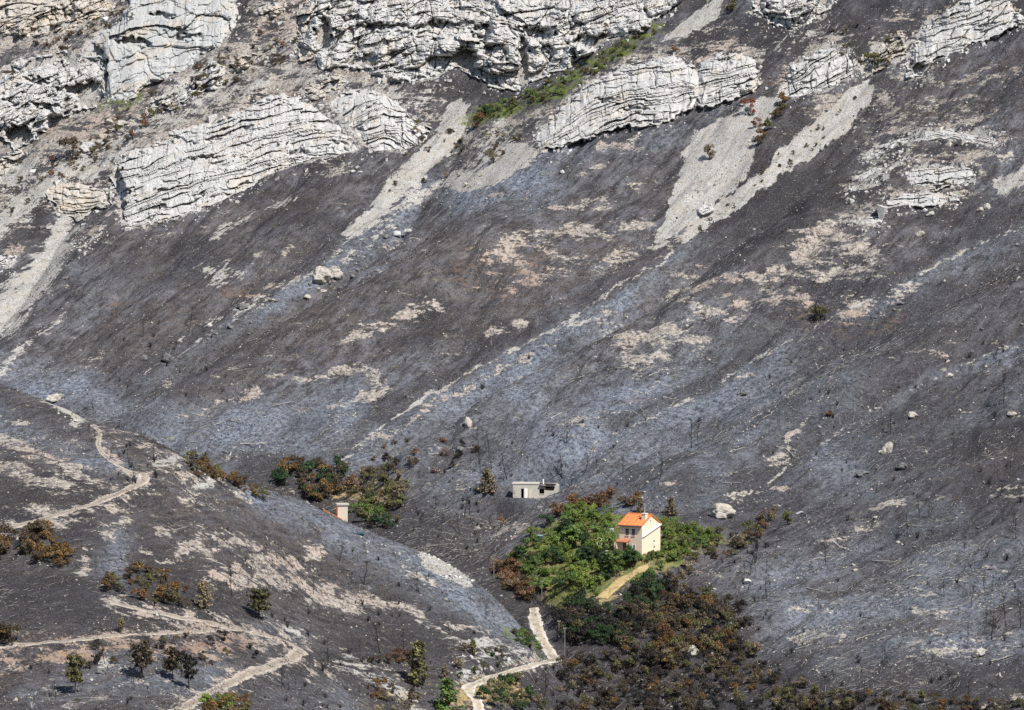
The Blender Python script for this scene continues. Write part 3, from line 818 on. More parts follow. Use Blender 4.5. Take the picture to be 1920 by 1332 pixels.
def ground_material():
    t = NT('burnt_ground')
    p = t.coord()
    pa = t.along(TH, 0.75, 0.26, 0.5)                         # stretched down the slope
    a1 = t.n('ShaderNodeAttribute', attribute_name='cover_one'); a2 = t.n('ShaderNodeAttribute', attribute_name='cover_two')
    s1 = t.n('ShaderNodeSeparateColor'); t.l(a1.outputs['Color'], s1.inputs[0])
    s2 = t.n('ShaderNodeSeparateColor'); t.l(a2.outputs['Color'], s2.inputs[0])
    scree, soil, ash, brown = s1.outputs[0], s1.outputs[1], s1.outputs[2], a1.outputs['Alpha']
    green, ochre, dark, rust = s2.outputs[0], s2.outputs[1], s2.outputs[2], a2.outputs['Alpha']
    pz = t.coord(0.17, 0.17, 0.85)                            # drawn out along the contours
    nL = t.noise(p, 0.045, 4, 0.6)
    nM = t.noise(pa, 0.62, 7, 0.74)
    nP = t.noise(pz, 1.0, 8, 0.70)
    nF = t.noise(p, 1.05, 5, 0.76)
    nX = t.noise(p, 3.0, 3, 0.80)
    nS = t.noise(t.along(TH, 0.8, 0.10, 0.2), 1.0, 4, 0.65)
    # charred scrub
    base = t.mix(t.step(nM, 0.40, 0.62), (0.031, 0.030, 0.034), (0.138, 0.133, 0.145))
    base = t.mix(t.math('MULTIPLY', t.step(nL, 0.38, 0.64), 0.35), base, (0.084, 0.074, 0.071))
    base = t.mix(t.math('MULTIPLY', t.math('MULTIPLY', brown, 0.62), t.step(nP, 0.38, 0.60)), base, (0.108, 0.086, 0.074))
    base = t.mix(t.math('MULTIPLY', t.step(nS, 0.50, 0.66), 0.5), base, (0.135, 0.134, 0.146))
    base = t.mix(t.math('MULTIPLY', t.step(nS, 0.47, 0.34), 0.6), base, (0.022, 0.021, 0.024))
    ashc = t.mix(t.step(nF, 0.38, 0.64), (0.078, 0.092, 0.120), (0.245, 0.275, 0.330))
    base = t.mix(t.math('MULTIPLY', ash, t.step(t.math('ADD', nM, t.math('MULTIPLY', ash, 0.16)), 0.40, 0.66)), base, ashc)
    base = t.mix(t.math('MULTIPLY', dark, t.step(nM, 0.25, 0.6)), base, (0.026, 0.024, 0.027))
    # pale and black flecks of stone, ash and char everywhere
    base = t.mix(t.math('MULTIPLY', t.step(nX, 0.56, 0.66), 0.5), base, (0.26, 0.253, 0.256))
    base = t.mix(t.math('MULTIPLY', t.step(nX, 0.46, 0.32), 0.8), base, (0.016, 0.016, 0.018))
    base = t.mix(t.math('MULTIPLY', t.step(nF, 0.45, 0.31), 0.7), base, (0.020, 0.019, 0.022))
    # soil in mottled patches
    jit = t.math('ADD', t.math('MULTIPLY', t.math('SUBTRACT', nP, 0.5), 3.4), t.math('MULTIPLY', t.math('SUBTRACT', nF, 0.5), 2.3))
    soilc = t.mix(t.step(nF, 0.38, 0.66), (0.25, 0.218, 0.19), (0.47, 0.43, 0.385))
    soilc = t.mix(t.math('MULTIPLY', t.step(nL, 0.5, 0.62), 0.5), soilc, (0.40, 0.315, 0.27))
    soilc = t.mix(t.math('MULTIPLY', rust, 0.75), soilc, (0.33, 0.215, 0.155))
    ms = t.step(t.math('ADD', t.math('MULTIPLY', soil, 1.2), jit), 0.66, 0.94)
    tuf = t.step(t.noise(p, 0.85, 4, 0.7), 0.40, 0.49)        # scorched cushions standing on the soil
    ms = t.math('MULTIPLY', ms, t.math('ADD', t.math('MULTIPLY', tuf, 0.72), 0.28))
    base = t.mix(t.math('MULTIPLY', ms, 0.92), base, soilc)
    base = t.mix(t.math('MULTIPLY', rust, t.step(jit, -0.1, 0.6)), base, (0.19, 0.115, 0.08))
    # scree
    scc = t.mix(t.step(nX, 0.36, 0.64), (0.22, 0.214, 0.206), (0.48, 0.47, 0.452))
    scc = t.mix(t.math('MULTIPLY', t.step(nM, 0.45, 0.62), 0.6), scc, (0.33, 0.29, 0.245))
    scc = t.mix(t.math('MULTIPLY', t.step(nP, 0.44, 0.34), 0.6), scc, (0.17, 0.155, 0.145))
    scc = t.mix(t.math('MULTIPLY', t.step(nS, 0.48, 0.36), 0.6), scc, (0.20, 0.19, 0.18))
    mc = t.step(t.math('ADD', t.math('MULTIPLY', scree, 1.1), t.math('ADD', t.math('MULTIPLY', jit, 0.42), t.math('MULTIPLY', t.math('SUBTRACT', nS, 0.5), 1.5))), 0.48, 0.68)
    base = t.mix(mc, base, scc)
    # dry and green grass
    oc = t.mix(t.step(nF, 0.35, 0.68), (0.24, 0.18, 0.08), (0.42, 0.32, 0.16))
    base = t.mix(t.step(t.math('ADD', ochre, t.math('MULTIPLY', jit, 0.6)), 0.45, 0.85), base, oc)
    gc = t.mix(t.step(nF, 0.3, 0.7), (0.050, 0.078, 0.024), (0.15, 0.175, 0.055))
    base = t.mix(t.step(t.math('ADD', green, t.math('MULTIPLY', jit, 0.8)), 0.42, 0.82), base, gc)
    t.color(base)
    h = t.math('ADD', t.math('MULTIPLY', nF, 0.6), t.math('MULTIPLY', nX, 0.35))
    t.bump(h, 1.0, 0.55)
    t.b.inputs['Roughness'].default_value = 0.95
    t.b.inputs['Specular IOR Level'].default_value = 0.1
    return t.m


M_GROUND = ground_material()
ny, nx = ZT.shape
VG = np.stack([GX, GY, ZT], -1).reshape(-1, 3)
idx = np.arange(ny * nx).reshape(ny, nx)
FQ = np.stack([idx[:-1, :-1], idx[:-1, 1:], idx[1:, 1:], idx[1:, :-1]], -1).reshape(-1, 4)
fN = (WF[:-1, :-1] > 0.5).ravel()
AV = ATT.reshape(-1, 8)
for nm, sel in (('mountain_slope', ~fN), ('near_hill', fN)):
    F = FQ[sel]
    used = np.unique(F)
    re = np.full(ny * nx, -1, np.int32); re[used] = np.arange(len(used))
    me = mesh_np(nm, VG[used], re[F], M_GROUND, smooth=True)
    for k, an in ((0, 'cover_one'), (4, 'cover_two')):
        at = me.attributes.new(an, 'FLOAT_COLOR', 'POINT')
        at.data.foreach_set('color', np.ascontiguousarray(AV[used][:, k:k + 4]).ravel())
    o = add_obj(nm, me)
    tag(o, kind='structure')
    o['label'] = 'burnt grey mountainside with gullies and scree' if nm == 'mountain_slope' else 'burnt brown near hill with dirt tracks'

# roads
def road_material(name, lo, hi, mid):
    t = NT(name)
    p = t.coord()
    uv = t.n('ShaderNodeAttribute', attribute_name='across')
    n = t.noise(p, 1.3, 4, 0.7)
    c = t.mix(t.step(n, 0.3, 0.7), lo, hi)
    rut = t.step(t.math('ABSOLUTE', uv.outputs['Fac']), 0.34, 0.10)
    c = t.mix(t.math('MULTIPLY', rut, t.step(n, 0.35, 0.6)), c, mid)
    c = t.mix(t.math('MULTIPLY', t.step(t.noise(p, 0.5, 5, 0.7), 0.52, 0.66), 0.6), c, tuple(q * 0.55 for q in lo))
    t.color(c)
    t.bump(n, 0.6, 0.12)
    return t.m


M_ROAD = {'track': road_material('dirt_track', (0.27, 0.236, 0.20), (0.45, 0.40, 0.345), (0.20, 0.165, 0.132)),
          'pale_track': road_material('pale_track', (0.37, 0.34, 0.295), (0.60, 0.56, 0.50), (0.31, 0.245, 0.16)),
          'ochre': road_material('dry_grass_path', (0.33, 0.24, 0.10), (0.50, 0.38, 0.19), (0.42, 0.33, 0.18))}
ROAD_LABEL = {'hill_track': 'pale dirt track slanting across the near hill', 'footpath': 'narrow pale footpath winding up over the near hill',
              'terrace_track': 'dirt track with a hairpin bend in the lower corner', 'terrace_path': 'thin pale path along the top of the ochre bank',
              'valley_track': 'bright white gravel track climbing from the bend to the garden', 'lower_track': 'pale gravel track curving below the white rubble slope', 'garden_path': 'short yellow dry grass path below the house'}
for name, Q, w, mk in ROAD_PATHS:
    Qf = resample(Q, 0.45)
    T = np.gradient(Qf[:, :2], axis=0); T /= np.hypot(T[:, 0], T[:, 1])[:, None] + 1e-9
    N = np.stack([-T[:, 1], T[:, 0]], 1)
    na = 7
    offs = np.linspace(-0.5, 0.5, na)
    ln = np.arange(len(Qf))
    V = []
    for a in offs:
        ww = w * (1 + 0.36 * vnoise(ln * 0.07, ln * 0 + (3 if a > 0 else 8), 70) + 0.16 * vnoise(ln * 0.33, ln * 0 + (5 if a > 0 else 12), 71) * (abs(a) > 0.4)) * a * 1.05
        xy = Qf[:, :2] + N * ww[:, None]
        zz = ground_z(xy[:, 0], xy[:, 1]) + 0.065 - 0.15 * (abs(a) > 0.45) - 0.07 * vnoise(xy[:, 0] * 0.8, xy[:, 1] * 0.8, 72)
        V.append(np.column_stack([xy, zz]))
    V = np.stack(V, 1)
    n = len(Qf)
    ii = np.arange(n * na).reshape(n, na)
    F = np.stack([ii[:-1, :-1], ii[:-1, 1:], ii[1:, 1:], ii[1:, :-1]], -1).reshape(-1, 4)
    F = F[:, ::-1]
    me = mesh_np(name, V.reshape(-1, 3), F, M_ROAD[mk], smooth=True)
    at = me.attributes.new('across', 'FLOAT', 'POINT')
    at.data.foreach_set('value', np.tile(offs, n).astype(np.float32))
    o = add_obj(name, me)
    tag(o, ROAD_LABEL[name], kind='structure')
# ---------------------------------------------------------------- limestone
def rock_material(name, lo, hi, tan, stain, tanamt=0.45):
    t = NT(name)
    p = t.coord()
    pv = t.coord(0.9, 0.9, 0.14)
    n1 = t.noise(p, 0.16, 5, 0.6); n2 = t.noise(p, 1.4, 5, 0.72); n3 = t.noise(pv, 0.9, 3, 0.6)
    c = t.mix(t.step(n2, 0.3, 0.68), lo, hi)
    c = t.mix(t.math('MULTIPLY', t.step(n1, 0.5, 0.68), tanamt), c, tan)
    c = t.mix(t.math('MULTIPLY', t.step(n3, 0.56, 0.74), 0.38), c, stain)
    c = t.mix(t.math('MULTIPLY', t.step(t.noise(p, 3.5, 3, 0.7), 0.6, 0.72), 0.35), c, (0.2, 0.19, 0.18))
    t.color(c)
    t.bump(n2, 0.6, 0.2)
    t.b.inputs['Roughness'].default_value = 0.95
    return t.m


M_ROCK = rock_material('limestone', (0.31, 0.305, 0.30), (0.54, 0.532, 0.52), (0.46, 0.385, 0.30), (0.25, 0.26, 0.28))
M_ROCKWALL = rock_material('grey_limestone', (0.30, 0.305, 0.305), (0.46, 0.462, 0.455), (0.44, 0.36, 0.27), (0.26, 0.275, 0.29), 0.5)
M_ROCKSLOPE = rock_material('tan_limestone', (0.30, 0.28, 0.25), (0.52, 0.48, 0.43), (0.48, 0.38, 0.28), (0.26, 0.25, 0.25), 0.7)
M_BOULDER = rock_material('boulder_stone', (0.24, 0.225, 0.205), (0.46, 0.43, 0.385), (0.44, 0.36, 0.27), (0.22, 0.22, 0.225), 0.5)
M_CHAR_STONE = rock_material('sooty_stone', (0.075, 0.075, 0.08), (0.19, 0.188, 0.19), (0.16, 0.13, 0.11), (0.05, 0.05, 0.055), 0.4)


def voronoi(u, v, seed):
    """cell noise: nearest and second distance, a random number of the cell, the offset from its centre"""
    iu = np.floor(u); iv = np.floor(v)
    f1 = np.full(u.shape, 9.0); f2 = f1.copy(); rid = np.zeros(u.shape); ou = np.zeros(u.shape); ov = np.zeros(u.shape)
    for a in (-1, 0, 1):
        for b in (-1, 0, 1):
            cu = iu + a; cv = iv + b
            pu = cu + 0.1 + 0.8 * hash01(cu, cv, seed); pv = cv + 0.1 + 0.8 * hash01(cv, cu, seed + 3)
            d = np.maximum(np.abs(u - pu), np.abs(v - pv)) * 0.65 + 0.35 * np.hypot(u - pu, v - pv)
            n = d < f1
            f2 = np.where(n, f1, np.minimum(f2, d)); f1 = np.where(n, d, f1)
            rid = np.where(n, hash01(cu, cv, seed + 7), rid); ou = np.where(n, u - pu, ou); ov = np.where(n, v - pv, ov)
    return f1, f2, rid, ou, ov


def build_rock(ri, r):
    poly, th, hm, st = r['poly'], r['th'], r['hm'], r['st']
    us = [p[0] for p in poly]; vs_ = [p[1] for p in poly]
    stp = 1.15 if (max(us) - min(us)) < 400 else 1.35
    ug = np.arange(min(us) - 16, max(us) + 16, stp); vg = np.arange(min(vs_) - 16, max(vs_) + 16, stp)
    U, V = np.meshgrid(ug, vg)
    M = 0.132                                                 # metres per pixel there
    Uw = U + 11 * fbm(U / 34, V / 26, 3, 80 + ri) + 3.5 * vnoise(U / 6, V / 5, 90 + ri)
    Vw = V + 9 * fbm(U / 30, V / 24, 3, 84 + ri) + 3.5 * vnoise(U / 7, V / 5, 95 + ri)
    if st == 'bed' and hm < 3:
        Uw = U + 0.5 * (Uw - U); Vw = V + 0.5 * (Vw - V)
    sd = poly_sd(Uw, Vw, poly)
    inside = sd > 0
    n = len(vg)
    run = np.zeros(U.shape)                                   # distance above the foot of the face
    acc = np.zeros(U.shape[1])
    for j in range(n - 1, -1, -1):
        acc = np.where(inside[j], acc + stp, 0); run[j] = acc
    rt = np.zeros(U.shape); acc = np.zeros(U.shape[1])
    for j in range(n):
        acc = np.where(inside[j], acc + stp, 0); rt[j] = acc
    low = run * M; top = rt * M; side = sd * M
    for _ in range(6):                                        # even out columns
        low = (np.roll(low, 1, 1) + 2 * low + np.roll(low, -1, 1)) / 4
    steep = 0.62 if st == 'bed' else 0.75
    h = hm * (1 - np.exp(-steep * low / hm))
    h = h * (0.12 + 0.88 * sstep(-0.15, 1.0, top / (0.55 * hm + 1.2)))
    h = h * sstep(0, 1.4, side) + 0.5 * sstep(-0.3, 0.3, side)
    # beds
    bx = [p[0] for p in r['bed']]; bv = [p[1] for p in r['bed']]
    B = np.interp(U, bx, bv)
    fz = (U + 0.5 * V + 14 * vnoise(U / 30, V / 30, 98 + ri)) / (62 if st == 'bed' else 90)        # faults shift the beds
    B = B + (9 if st == 'bed' else 16) * (hash01(np.floor(fz), ri, 2) - 0.5)
    wob = 5.0 * fbm(U / 70, V / 34, 3, 100 + ri) + 0.8 * vnoise(U / 22, V / 14, 105 + ri) + 0.5 * vnoise(U / 6, V / 6, 106 + ri)
    w = (V - B + wob) / th
    w = w + 0.9 * fbm(U / 95, V / 42, 3, 101 + ri) + 0.42 * np.sin(w * 1.3 + ri) + 0.16 * np.sin(w * 4.3 + 2 * ri)          # beds of unequal thickness
    k = np.floor(w); f = w - k
    um = U * M
    fin = np.zeros(U.shape)
    rk = hash01(k, ri * 1.7)
    sp = (2.6 if st == 'bed' else 3.4) * (0.6 + 1.2 * hash01(k, ri, 3))
    jx = (um + 0.4 * V * M * (hash01(k, 5) - 0.5) + 9 * rk + 0.35 * vnoise(U / 12, V / 9, 110 + ri)) / sp
    cell = np.floor(jx); fj = jx - cell
    blk = hash01(k, cell, ri)
    a_bed, a_blk, a_crk = {'bed': (0.95, 0.7, 1.8), 'cliff': (0.6, 0.7, 0.8), 'wall': (0.6, 0.7, 0.9)}[st]
    # each bed and each block of it stands proud or back; its foot overhangs the parting below
    fin += a_bed * (rk - 0.5) + a_blk * (blk - 0.5)
    fin += a_crk * 0.3 * (f - 0.35)
    op = 0.2 + 1.1 * sstep(-0.12, 0.32, fbm(U / 42, w * 1.3, 3, 120 + ri)) * (0.3 + 1.1 * hash01(k, 77 + ri))
    edge = 0.62 + 0.16 * vnoise(U / 9, w * 2, 121 + ri)
    fin -= a_crk * op * sstep(edge, edge + 0.10, f)
    fin -= a_crk * 0.6 * (sstep(0.07, 0.0, fj)) * (blk > 0.45)
    if st == 'bed':                                          # joints that cut through several beds
        gj = (um + (0.5 - hash01(ri, 9)) * 1.6 * V * M + 0.7 * vnoise(U / 30, V / 20, 112 + ri)) / 4.2; gf = gj - np.floor(gj)
        gon = sstep(-0.05, 0.25, fbm(U / 34, V / 26, 2, 113 + ri))
        fin -= 1.5 * gon * sstep(0.06, 0.02, np.abs(gf - 0.5))
        fin += 0.5 * (hash01(np.floor(gj + 0.5), ri, 6) - 0.5)
    w2 = w * (2.0 if st == 'bed' else 3.0) + 0.3; k2 = np.floor(w2); f2 = w2 - k2
    a2 = {'bed': 0.42, 'cliff': 0.55, 'wall': 0.3}[st]
    j2 = um / (1.4 + 1.2 * hash01(k2, 8)) + 7 * hash01(k2, 2) + 0.3 * vnoise(U / 8, V / 8, 5); c2 = np.floor(j2)
    on2 = sstep(-0.25, 0.15, fbm(U / 40, w2 * 0.6, 2, 125 + ri))
    fin += a2 * (hash01(k2, c2, 9 + ri) - 0.5) * 0.7 - a2 * 1.3 * sstep(0.66, 0.8, f2) * on2
    # weathering at large
    fin += {'bed': 0.7, 'cliff': 2.6, 'wall': 1.6}[st] * fbm(U / 70, V / 55, 3, 130 + ri)
    fin += {'bed': 0.16, 'cliff': 0.5, 'wall': 0.10}[st] * fbm(U / 12, V / 12, 3, 135 + ri)
    # rough blocks: tilted cells along the bedding, large and small
    for cs, am, ck in {'bed': ((30, 0.5, 0.2),), 'cliff': ((78, 5.5, 2.0), (34, 2.8, 1.4), (14, 1.2, 0.8), (7, 0.5, 0.3)), 'wall': ((70, 2.2, 1.2), (26, 0.8, 0.6))}[st]:
        wu_ = 0.35 * cs * fbm(U / cs, V / cs, 2, 170 + ri); wv_ = 0.25 * cs * fbm(U / cs, V / cs, 2, 175 + ri)
        f1, f2, rid, ou, ov = voronoi((U + wu_) / (cs * 1.5), (V - B * 0.85 + wv_) / (cs * 0.8), cs + ri)
        fin += am * (rid - 0.5) + am * 0.5 * (ov * (0.4 + 0.6 * rid)) + am * 0.35 * ou * (hash01(rid * 91) - 0.5) * 2
        fin -= ck * sstep(0.10, 0.0, f2 - f1) * (hash01(rid * 57) > 0.3)
    if st == 'cliff':
        fin += 3.0 * np.abs(fbm(U / 40 + V / 130, V / 150, 3, 141 + ri)) * 2 - 1.5      # buttresses and clefts
        rd = 1 - np.abs(fbm(U / 46 + V / 95, V / 110, 3, 140 + ri)) * 2
        fin -= 2.2 * sstep(0.88, 0.99, rd)
        fin -= 2.6 * sstep(0.32, 0.5, fbm(U / 50, (V - B) / 16, 3, 145 + ri))      # eroded hollows under ledges
    for hu, hv, a, b, dep in r['holes']:
        q = np.hypot((Uw + 3 * vnoise(U / 7, V / 7, 3) - hu) / a, (Vw + 3 * vnoise(U / 7, V / 7, 4) - hv) / b)
        fin -= dep * sstep(1.15, 0.6, q)
    amp = sstep(-0.1, 0.9, side) * np.clip(0.35 + low / 1.2, 0.35, 1)
    h = h + fin * amp
    fringe = 1 - sstep(0.3, 4.5, top)                         # ground and scrub break through along the upper rim
    h = h - (0.0 if r.get('thin') else 2.2) * fringe * sstep(0.0, 0.35, fbm(U / 26, V / 9, 3, 160 + ri))
    if r.get('thin'):
        h = h + 0.7 * sstep(-0.2, 0.4, side)
    h = np.where(side < 0, -0.4 + 5 * side, h)
    Yb = mountain_depth(U, V)
    rx, rz = ray(U, V)
    X = rx * Yb; Z = CAM_Z + rz * Yb; Y = Yb - h
    keep = sd > -4.5
    ids = np.arange(U.size).reshape(U.shape)
    Q = np.stack([ids[1:, :-1], ids[1:, 1:], ids[:-1, 1:], ids[:-1, :-1]], -1)
    kq = keep[1:, :-1] & keep[1:, 1:] & keep[:-1, 1:] & keep[:-1, :-1]
    kk = k[:-1, :-1][kq]
    Q = Q[kq]
    P = np.stack([X, Y, Z], -1).reshape(-1, 3)
    cu, cv = np.mean(us), max(vs_)
    o0 = np.array([P[:, 0].mean(), P[Q[:, 0], 1].min(), P[Q[:, 0], 2].min()])
    root = empty('rock_outcrop' if st == 'bed' else 'cliff', tuple(o0))
    tag(root, r['label'], 'rock outcrop' if st == 'bed' else 'cliff')
    mat = {'bed': M_ROCK, 'cliff': M_ROCK, 'wall': M_ROCKWALL}[st]
    if r.get('mat'):
        mat = {'tan': M_ROCKSLOPE, 'char': M_CHAR_STONE}[r['mat']]
    lv, cnt = np.unique(kk, return_counts=True)
    # tiny slivers of a bed join their neighbour
    grp = {}
    cur = None
    for a, c in zip(lv, cnt):
        if cur is None or c > 120:
            cur = a
        grp[a] = cur
    g = np.array([grp[a] for a in lv])[np.searchsorted(lv, kk)]
    for a in np.unique(g):
        F = Q[g == a]
        used = np.unique(F)
        re = np.full(U.size, -1, np.int32); re[used] = np.arange(len(used))
        G = re[F]
        lab = np.arange(len(used))
        for _ in range(400):                                 # loose pieces of one bed become pieces of their own
            m = lab[G].min(1)
            new = lab.copy()
            np.minimum.at(new, G.ravel(), np.repeat(m, 4))
            new = new[new]
            if (new == lab).all():
                break
            lab = new
        fl = lab[G[:, 0]]
        for q in np.unique(fl):
            Fq = F[fl == q]
            if len(Fq) < 25:
                continue
            uq = np.unique(Fq)
            re[uq] = np.arange(len(uq))
            add_obj('rock_layer', mesh_np('rock_layer', P[uq] - o0, re[Fq], mat, smooth=False), root)


for ri, r in enumerate(ROCKS):
    if r['label'].startswith(('cream', 'dark low')): r['mat'] = 'tan'
    build_rock(ri, r)
# ---------------------------------------------------------------- buildings
M_CREAM = plain('cream_render', (0.80, 0.625, 0.485), 0.07, 0.6, 0.9, dirt=(0.71, 0.545, 0.42))
M_ORANGE = plain('orange_tiles', (0.60, 0.185, 0.065), 0.25, 1.6, 0.8, dirt=(0.42, 0.14, 0.06))
M_SHADETILE = plain('shaded_tiles', (0.42, 0.16, 0.085), 0.2, 2.0, 0.85)  # orange-brown porch tiles, with shadow put into the colour
M_ORANGE2 = plain('lighter_tiles', (0.66, 0.25, 0.11), 0.2, 1.6, 0.8)  # paler orange, varied at random among the tile rows
M_WHITE = plain('white_paint', (0.76, 0.75, 0.71), 0.05, 1.0, 0.7)
M_SHUT = plain('grey_shutter', (0.105, 0.115, 0.135), 0.12, 3.0, 0.6)
M_GLASS = plain('dim_glass', (0.045, 0.055, 0.07), 0.1, 2.0, 0.15)
M_BROWN = plain('brown_wood', (0.16, 0.075, 0.045), 0.15, 3.0, 0.7)
M_METAL = plain('dull_metal', (0.42, 0.42, 0.42), 0.1, 3.0, 0.45)
M_CONC = plain('sooty_concrete', (0.43, 0.405, 0.36), 0.16, 0.9, 0.95, dirt=(0.13, 0.12, 0.11))
M_SOOT = plain('soot_black', (0.022, 0.020, 0.019), 0.3, 1.5, 0.95)
M_BEIGE = plain('beige_render', (0.52, 0.46, 0.385), 0.08, 0.8, 0.9)
M_TEAL = plain('teal_plastic', (0.03, 0.075, 0.095), 0.1, 2.0, 0.5)
M_TEALID = plain('pale_teal_plastic', (0.17, 0.30, 0.33), 0.1, 2.0, 0.5)
M_POLE = plain('weathered_pole', (0.24, 0.225, 0.205), 0.12, 2.0, 0.9)
M_SHEET = plain('pale_blue_sheet', (0.50, 0.58, 0.66), 0.06, 1.5, 0.6)

# the orange roofed house: local x runs along the front wall, local y goes back from it
ang = math.atan2(-0.55, 0.835)                               # front wall direction
house = empty('house', (HX, HY, HZ), ang)
tag(house, 'cream two storey house with bright orange tiled roof in the green garden', 'house')
L1, L2, EH, RISE, BASE = 5.5, 7.4, 6.0, 1.95, -2.0            # near corner is the origin; front runs to -x
m = MB(); m.raw([(-L1, 0, BASE), (0, 0, BASE), (0, L2, BASE), (-L1, L2, BASE), (-L1, 0, EH), (0, 0, EH), (0, L2, EH), (-L1, L2, EH), (-L1, L2 / 2, EH + RISE), (0, L2 / 2, EH + RISE)],
               [(0, 1, 5, 4), (1, 2, 6, 9, 5), (2, 3, 7, 6), (3, 0, 4, 8, 7), (4, 5, 9, 8), (6, 7, 8, 9)])
m.build('wall', M_CREAM, house)
OV, TK = 0.32, 0.16
sl = RISE / (L2 / 2)
rf = empty('roof', (0, 0, 0)); rf.parent = house
m = MB()
for sgn in (0, 1):
    ya, yb = (-OV, L2 / 2) if sgn == 0 else (L2 + OV, L2 / 2)
    za, zb = EH - OV * sl, EH + RISE
    V = [(-L1 - 0.2, ya, za), (0.2, ya, za), (0.2, yb, zb), (-L1 - 0.2, yb, zb)]
    V += [(x, y, z + TK) for x, y, z in V]
    V = [(x, y, z + 0.03) for x, y, z in V]
    m.raw(V, [(0, 3, 2, 1), (4, 5, 6, 7), (0, 1, 5, 4), (1, 2, 6, 5), (2, 3, 7, 6), (3, 0, 4, 7)])
m.build('roof_deck', M_ORANGE, rf)
for sgn in (0, 1):                                           # rows of barrel tiles running down the slope
    nt = 26
    for i in range(nt):
        if i % 2:
            continue
        x = -L1 - 0.1 + (L1 + 0.2) * i / (nt - 1)
        ya, yb = (-OV - 0.03, L2 / 2) if sgn == 0 else (L2 + OV + 0.03, L2 / 2)
        b = MB().bar((x, ya, EH - OV * sl + TK + 0.03), (x, yb, EH + RISE + TK + 0.03), 0.085, 0.085, 6)
        b.build('tile_row', random.choice([M_ORANGE, M_ORANGE, M_ORANGE2]), rf)
MB().bar((-L1 - 0.22, L2 / 2, EH + RISE + TK + 0.06), (0.22, L2 / 2, EH + RISE + TK + 0.06), 0.14, 0.14, 8).build('ridge_tile', M_ORANGE, rf)
ch = MB().box(-1.05, -0.1, 1.6, 2.5, EH + 0.6, EH + 2.35).build('chimney', M_CREAM, house)
MB().box(-1.15, 0.0, 1.5, 2.6, EH + 2.353, EH + 2.5).build('chimney_cap', M_WHITE, ch)
an = MB().bar((-0.55, 2.1, EH + 2.4), (-0.55, 2.1, EH + 4.6), 0.07, 0.055, 6).build('antenna', M_METAL, house)
m = MB()
for z, w in ((4.5, 0.8), (4.2, 0.65), (3.9, 0.5)):
    m.bar((-0.55 - w / 2, 2.1, EH + z), (-0.55 + w / 2, 2.1, EH + z), 0.045, 0.045, 4)
m.bar((-0.55, 1.6, EH + 4.2), (-0.55, 2.6, EH + 4.2), 0.045, 0.045, 4)
m.build('aerial_rods', M_METAL, an)
for x in (-3.55, -2.0):                                      # shuttered upper windows
    w = MB().box(x - 0.38, x + 0.38, -0.05, 0.02, 3.85, 5.25).build('window', M_SHUT, house)
    MB().box(x - 0.025, x + 0.025, -0.075, -0.053, 3.85, 5.25).build('shutter_joint', M_SOOT, w)
    MB().box(x - 0.46, x + 0.46, -0.12, -0.002, 3.72, 3.845).build('sill', M_CREAM, w)
d = MB().box(-2.35, -1.55, -0.05, 0.02, 0.05, 2.05).build('door', M_WHITE, house)
MB().box(-1.95, -1.62, -0.072, -0.053, 0.9, 1.95).build('door_pane', M_GLASS, d)
# porch
pr = empty('porch', (0, 0, 0)); pr.parent = house
MB().raw([(-L1 - 0.1, -1.35, 2.45), (-2.75, -1.35, 2.45), (-2.75, -0.005, 2.95), (-L1 - 0.1, -0.005, 2.95), (-L1 - 0.1, -1.35, 2.57), (-2.75, -1.35, 2.57), (-2.75, -0.005, 3.07), (-L1 - 0.1, -0.005, 3.07)],
         [(0, 3, 2, 1), (4, 5, 6, 7), (0, 1, 5, 4), (1, 2, 6, 5), (2, 3, 7, 6), (3, 0, 4, 7)]).build('porch_roof', M_SHADETILE, pr)
MB().box(-L1 - 0.06, -L1 + 0.14, -1.28, -0.01, -1.2, 2.44).build('porch_wall', M_CREAM, pr)
MB().box(-2.95, -2.79, -1.28, -1.12, -1.2, 2.44).build('porch_post', M_CREAM, pr)
MB().box(-4.6, -3.3, -0.06, 0.02, 0.05, 2.2).build('porch_door', M_BROWN, pr)
MB().box(-L1 - 1.6, -L1 - 0.062, 0.4, 0.6, -1.2, 2.2).build('garden_wall', M_CREAM, house)
# gable side: slanting white ledge, vents and meter boxes
m = MB()
V = []
for y, z in ((0.05, 3.55), (L2 + 0.02, 5.75)):
    V += [(0.004, y, z), (0.34, y, z), (0.34, y, z + 0.22), (0.004, y, z + 0.22)]
m.raw(V, [(0, 1, 2, 3)[::-1], (4, 5, 6, 7), (0, 4, 5, 1)[::-1], (1, 5, 6, 2)[::-1], (2, 6, 7, 3)[::-1], (3, 7, 4, 0)[::-1]])
m.build('sloping_ledge', M_WHITE, house)
MB().box(0.003, 0.06, L2 / 2 - 0.25, L2 / 2 - 0.02, EH + 0.65, EH + 0.95).build('vent', M_SHUT, house)
for z, mt in ((2.35, M_SHUT), (1.75, M_WHITE), (1.15, M_SHUT)):
    MB().box(0.003, 0.09, 4.7, 5.1, z, z + 0.3).build('meter_box', mt, house)
MB().bar((0.06, 0.06, -1.5), (0.06, 0.06, EH - 0.1), 0.06, 0.06, 6).build('drainpipe', M_WHITE, house)
MB().bar((-L1 - 0.2, -OV - 0.09, EH - 0.14), (0.2, -OV - 0.09, EH - 0.14), 0.09, 0.09, 6).build('gutter', M_SHUT, house)

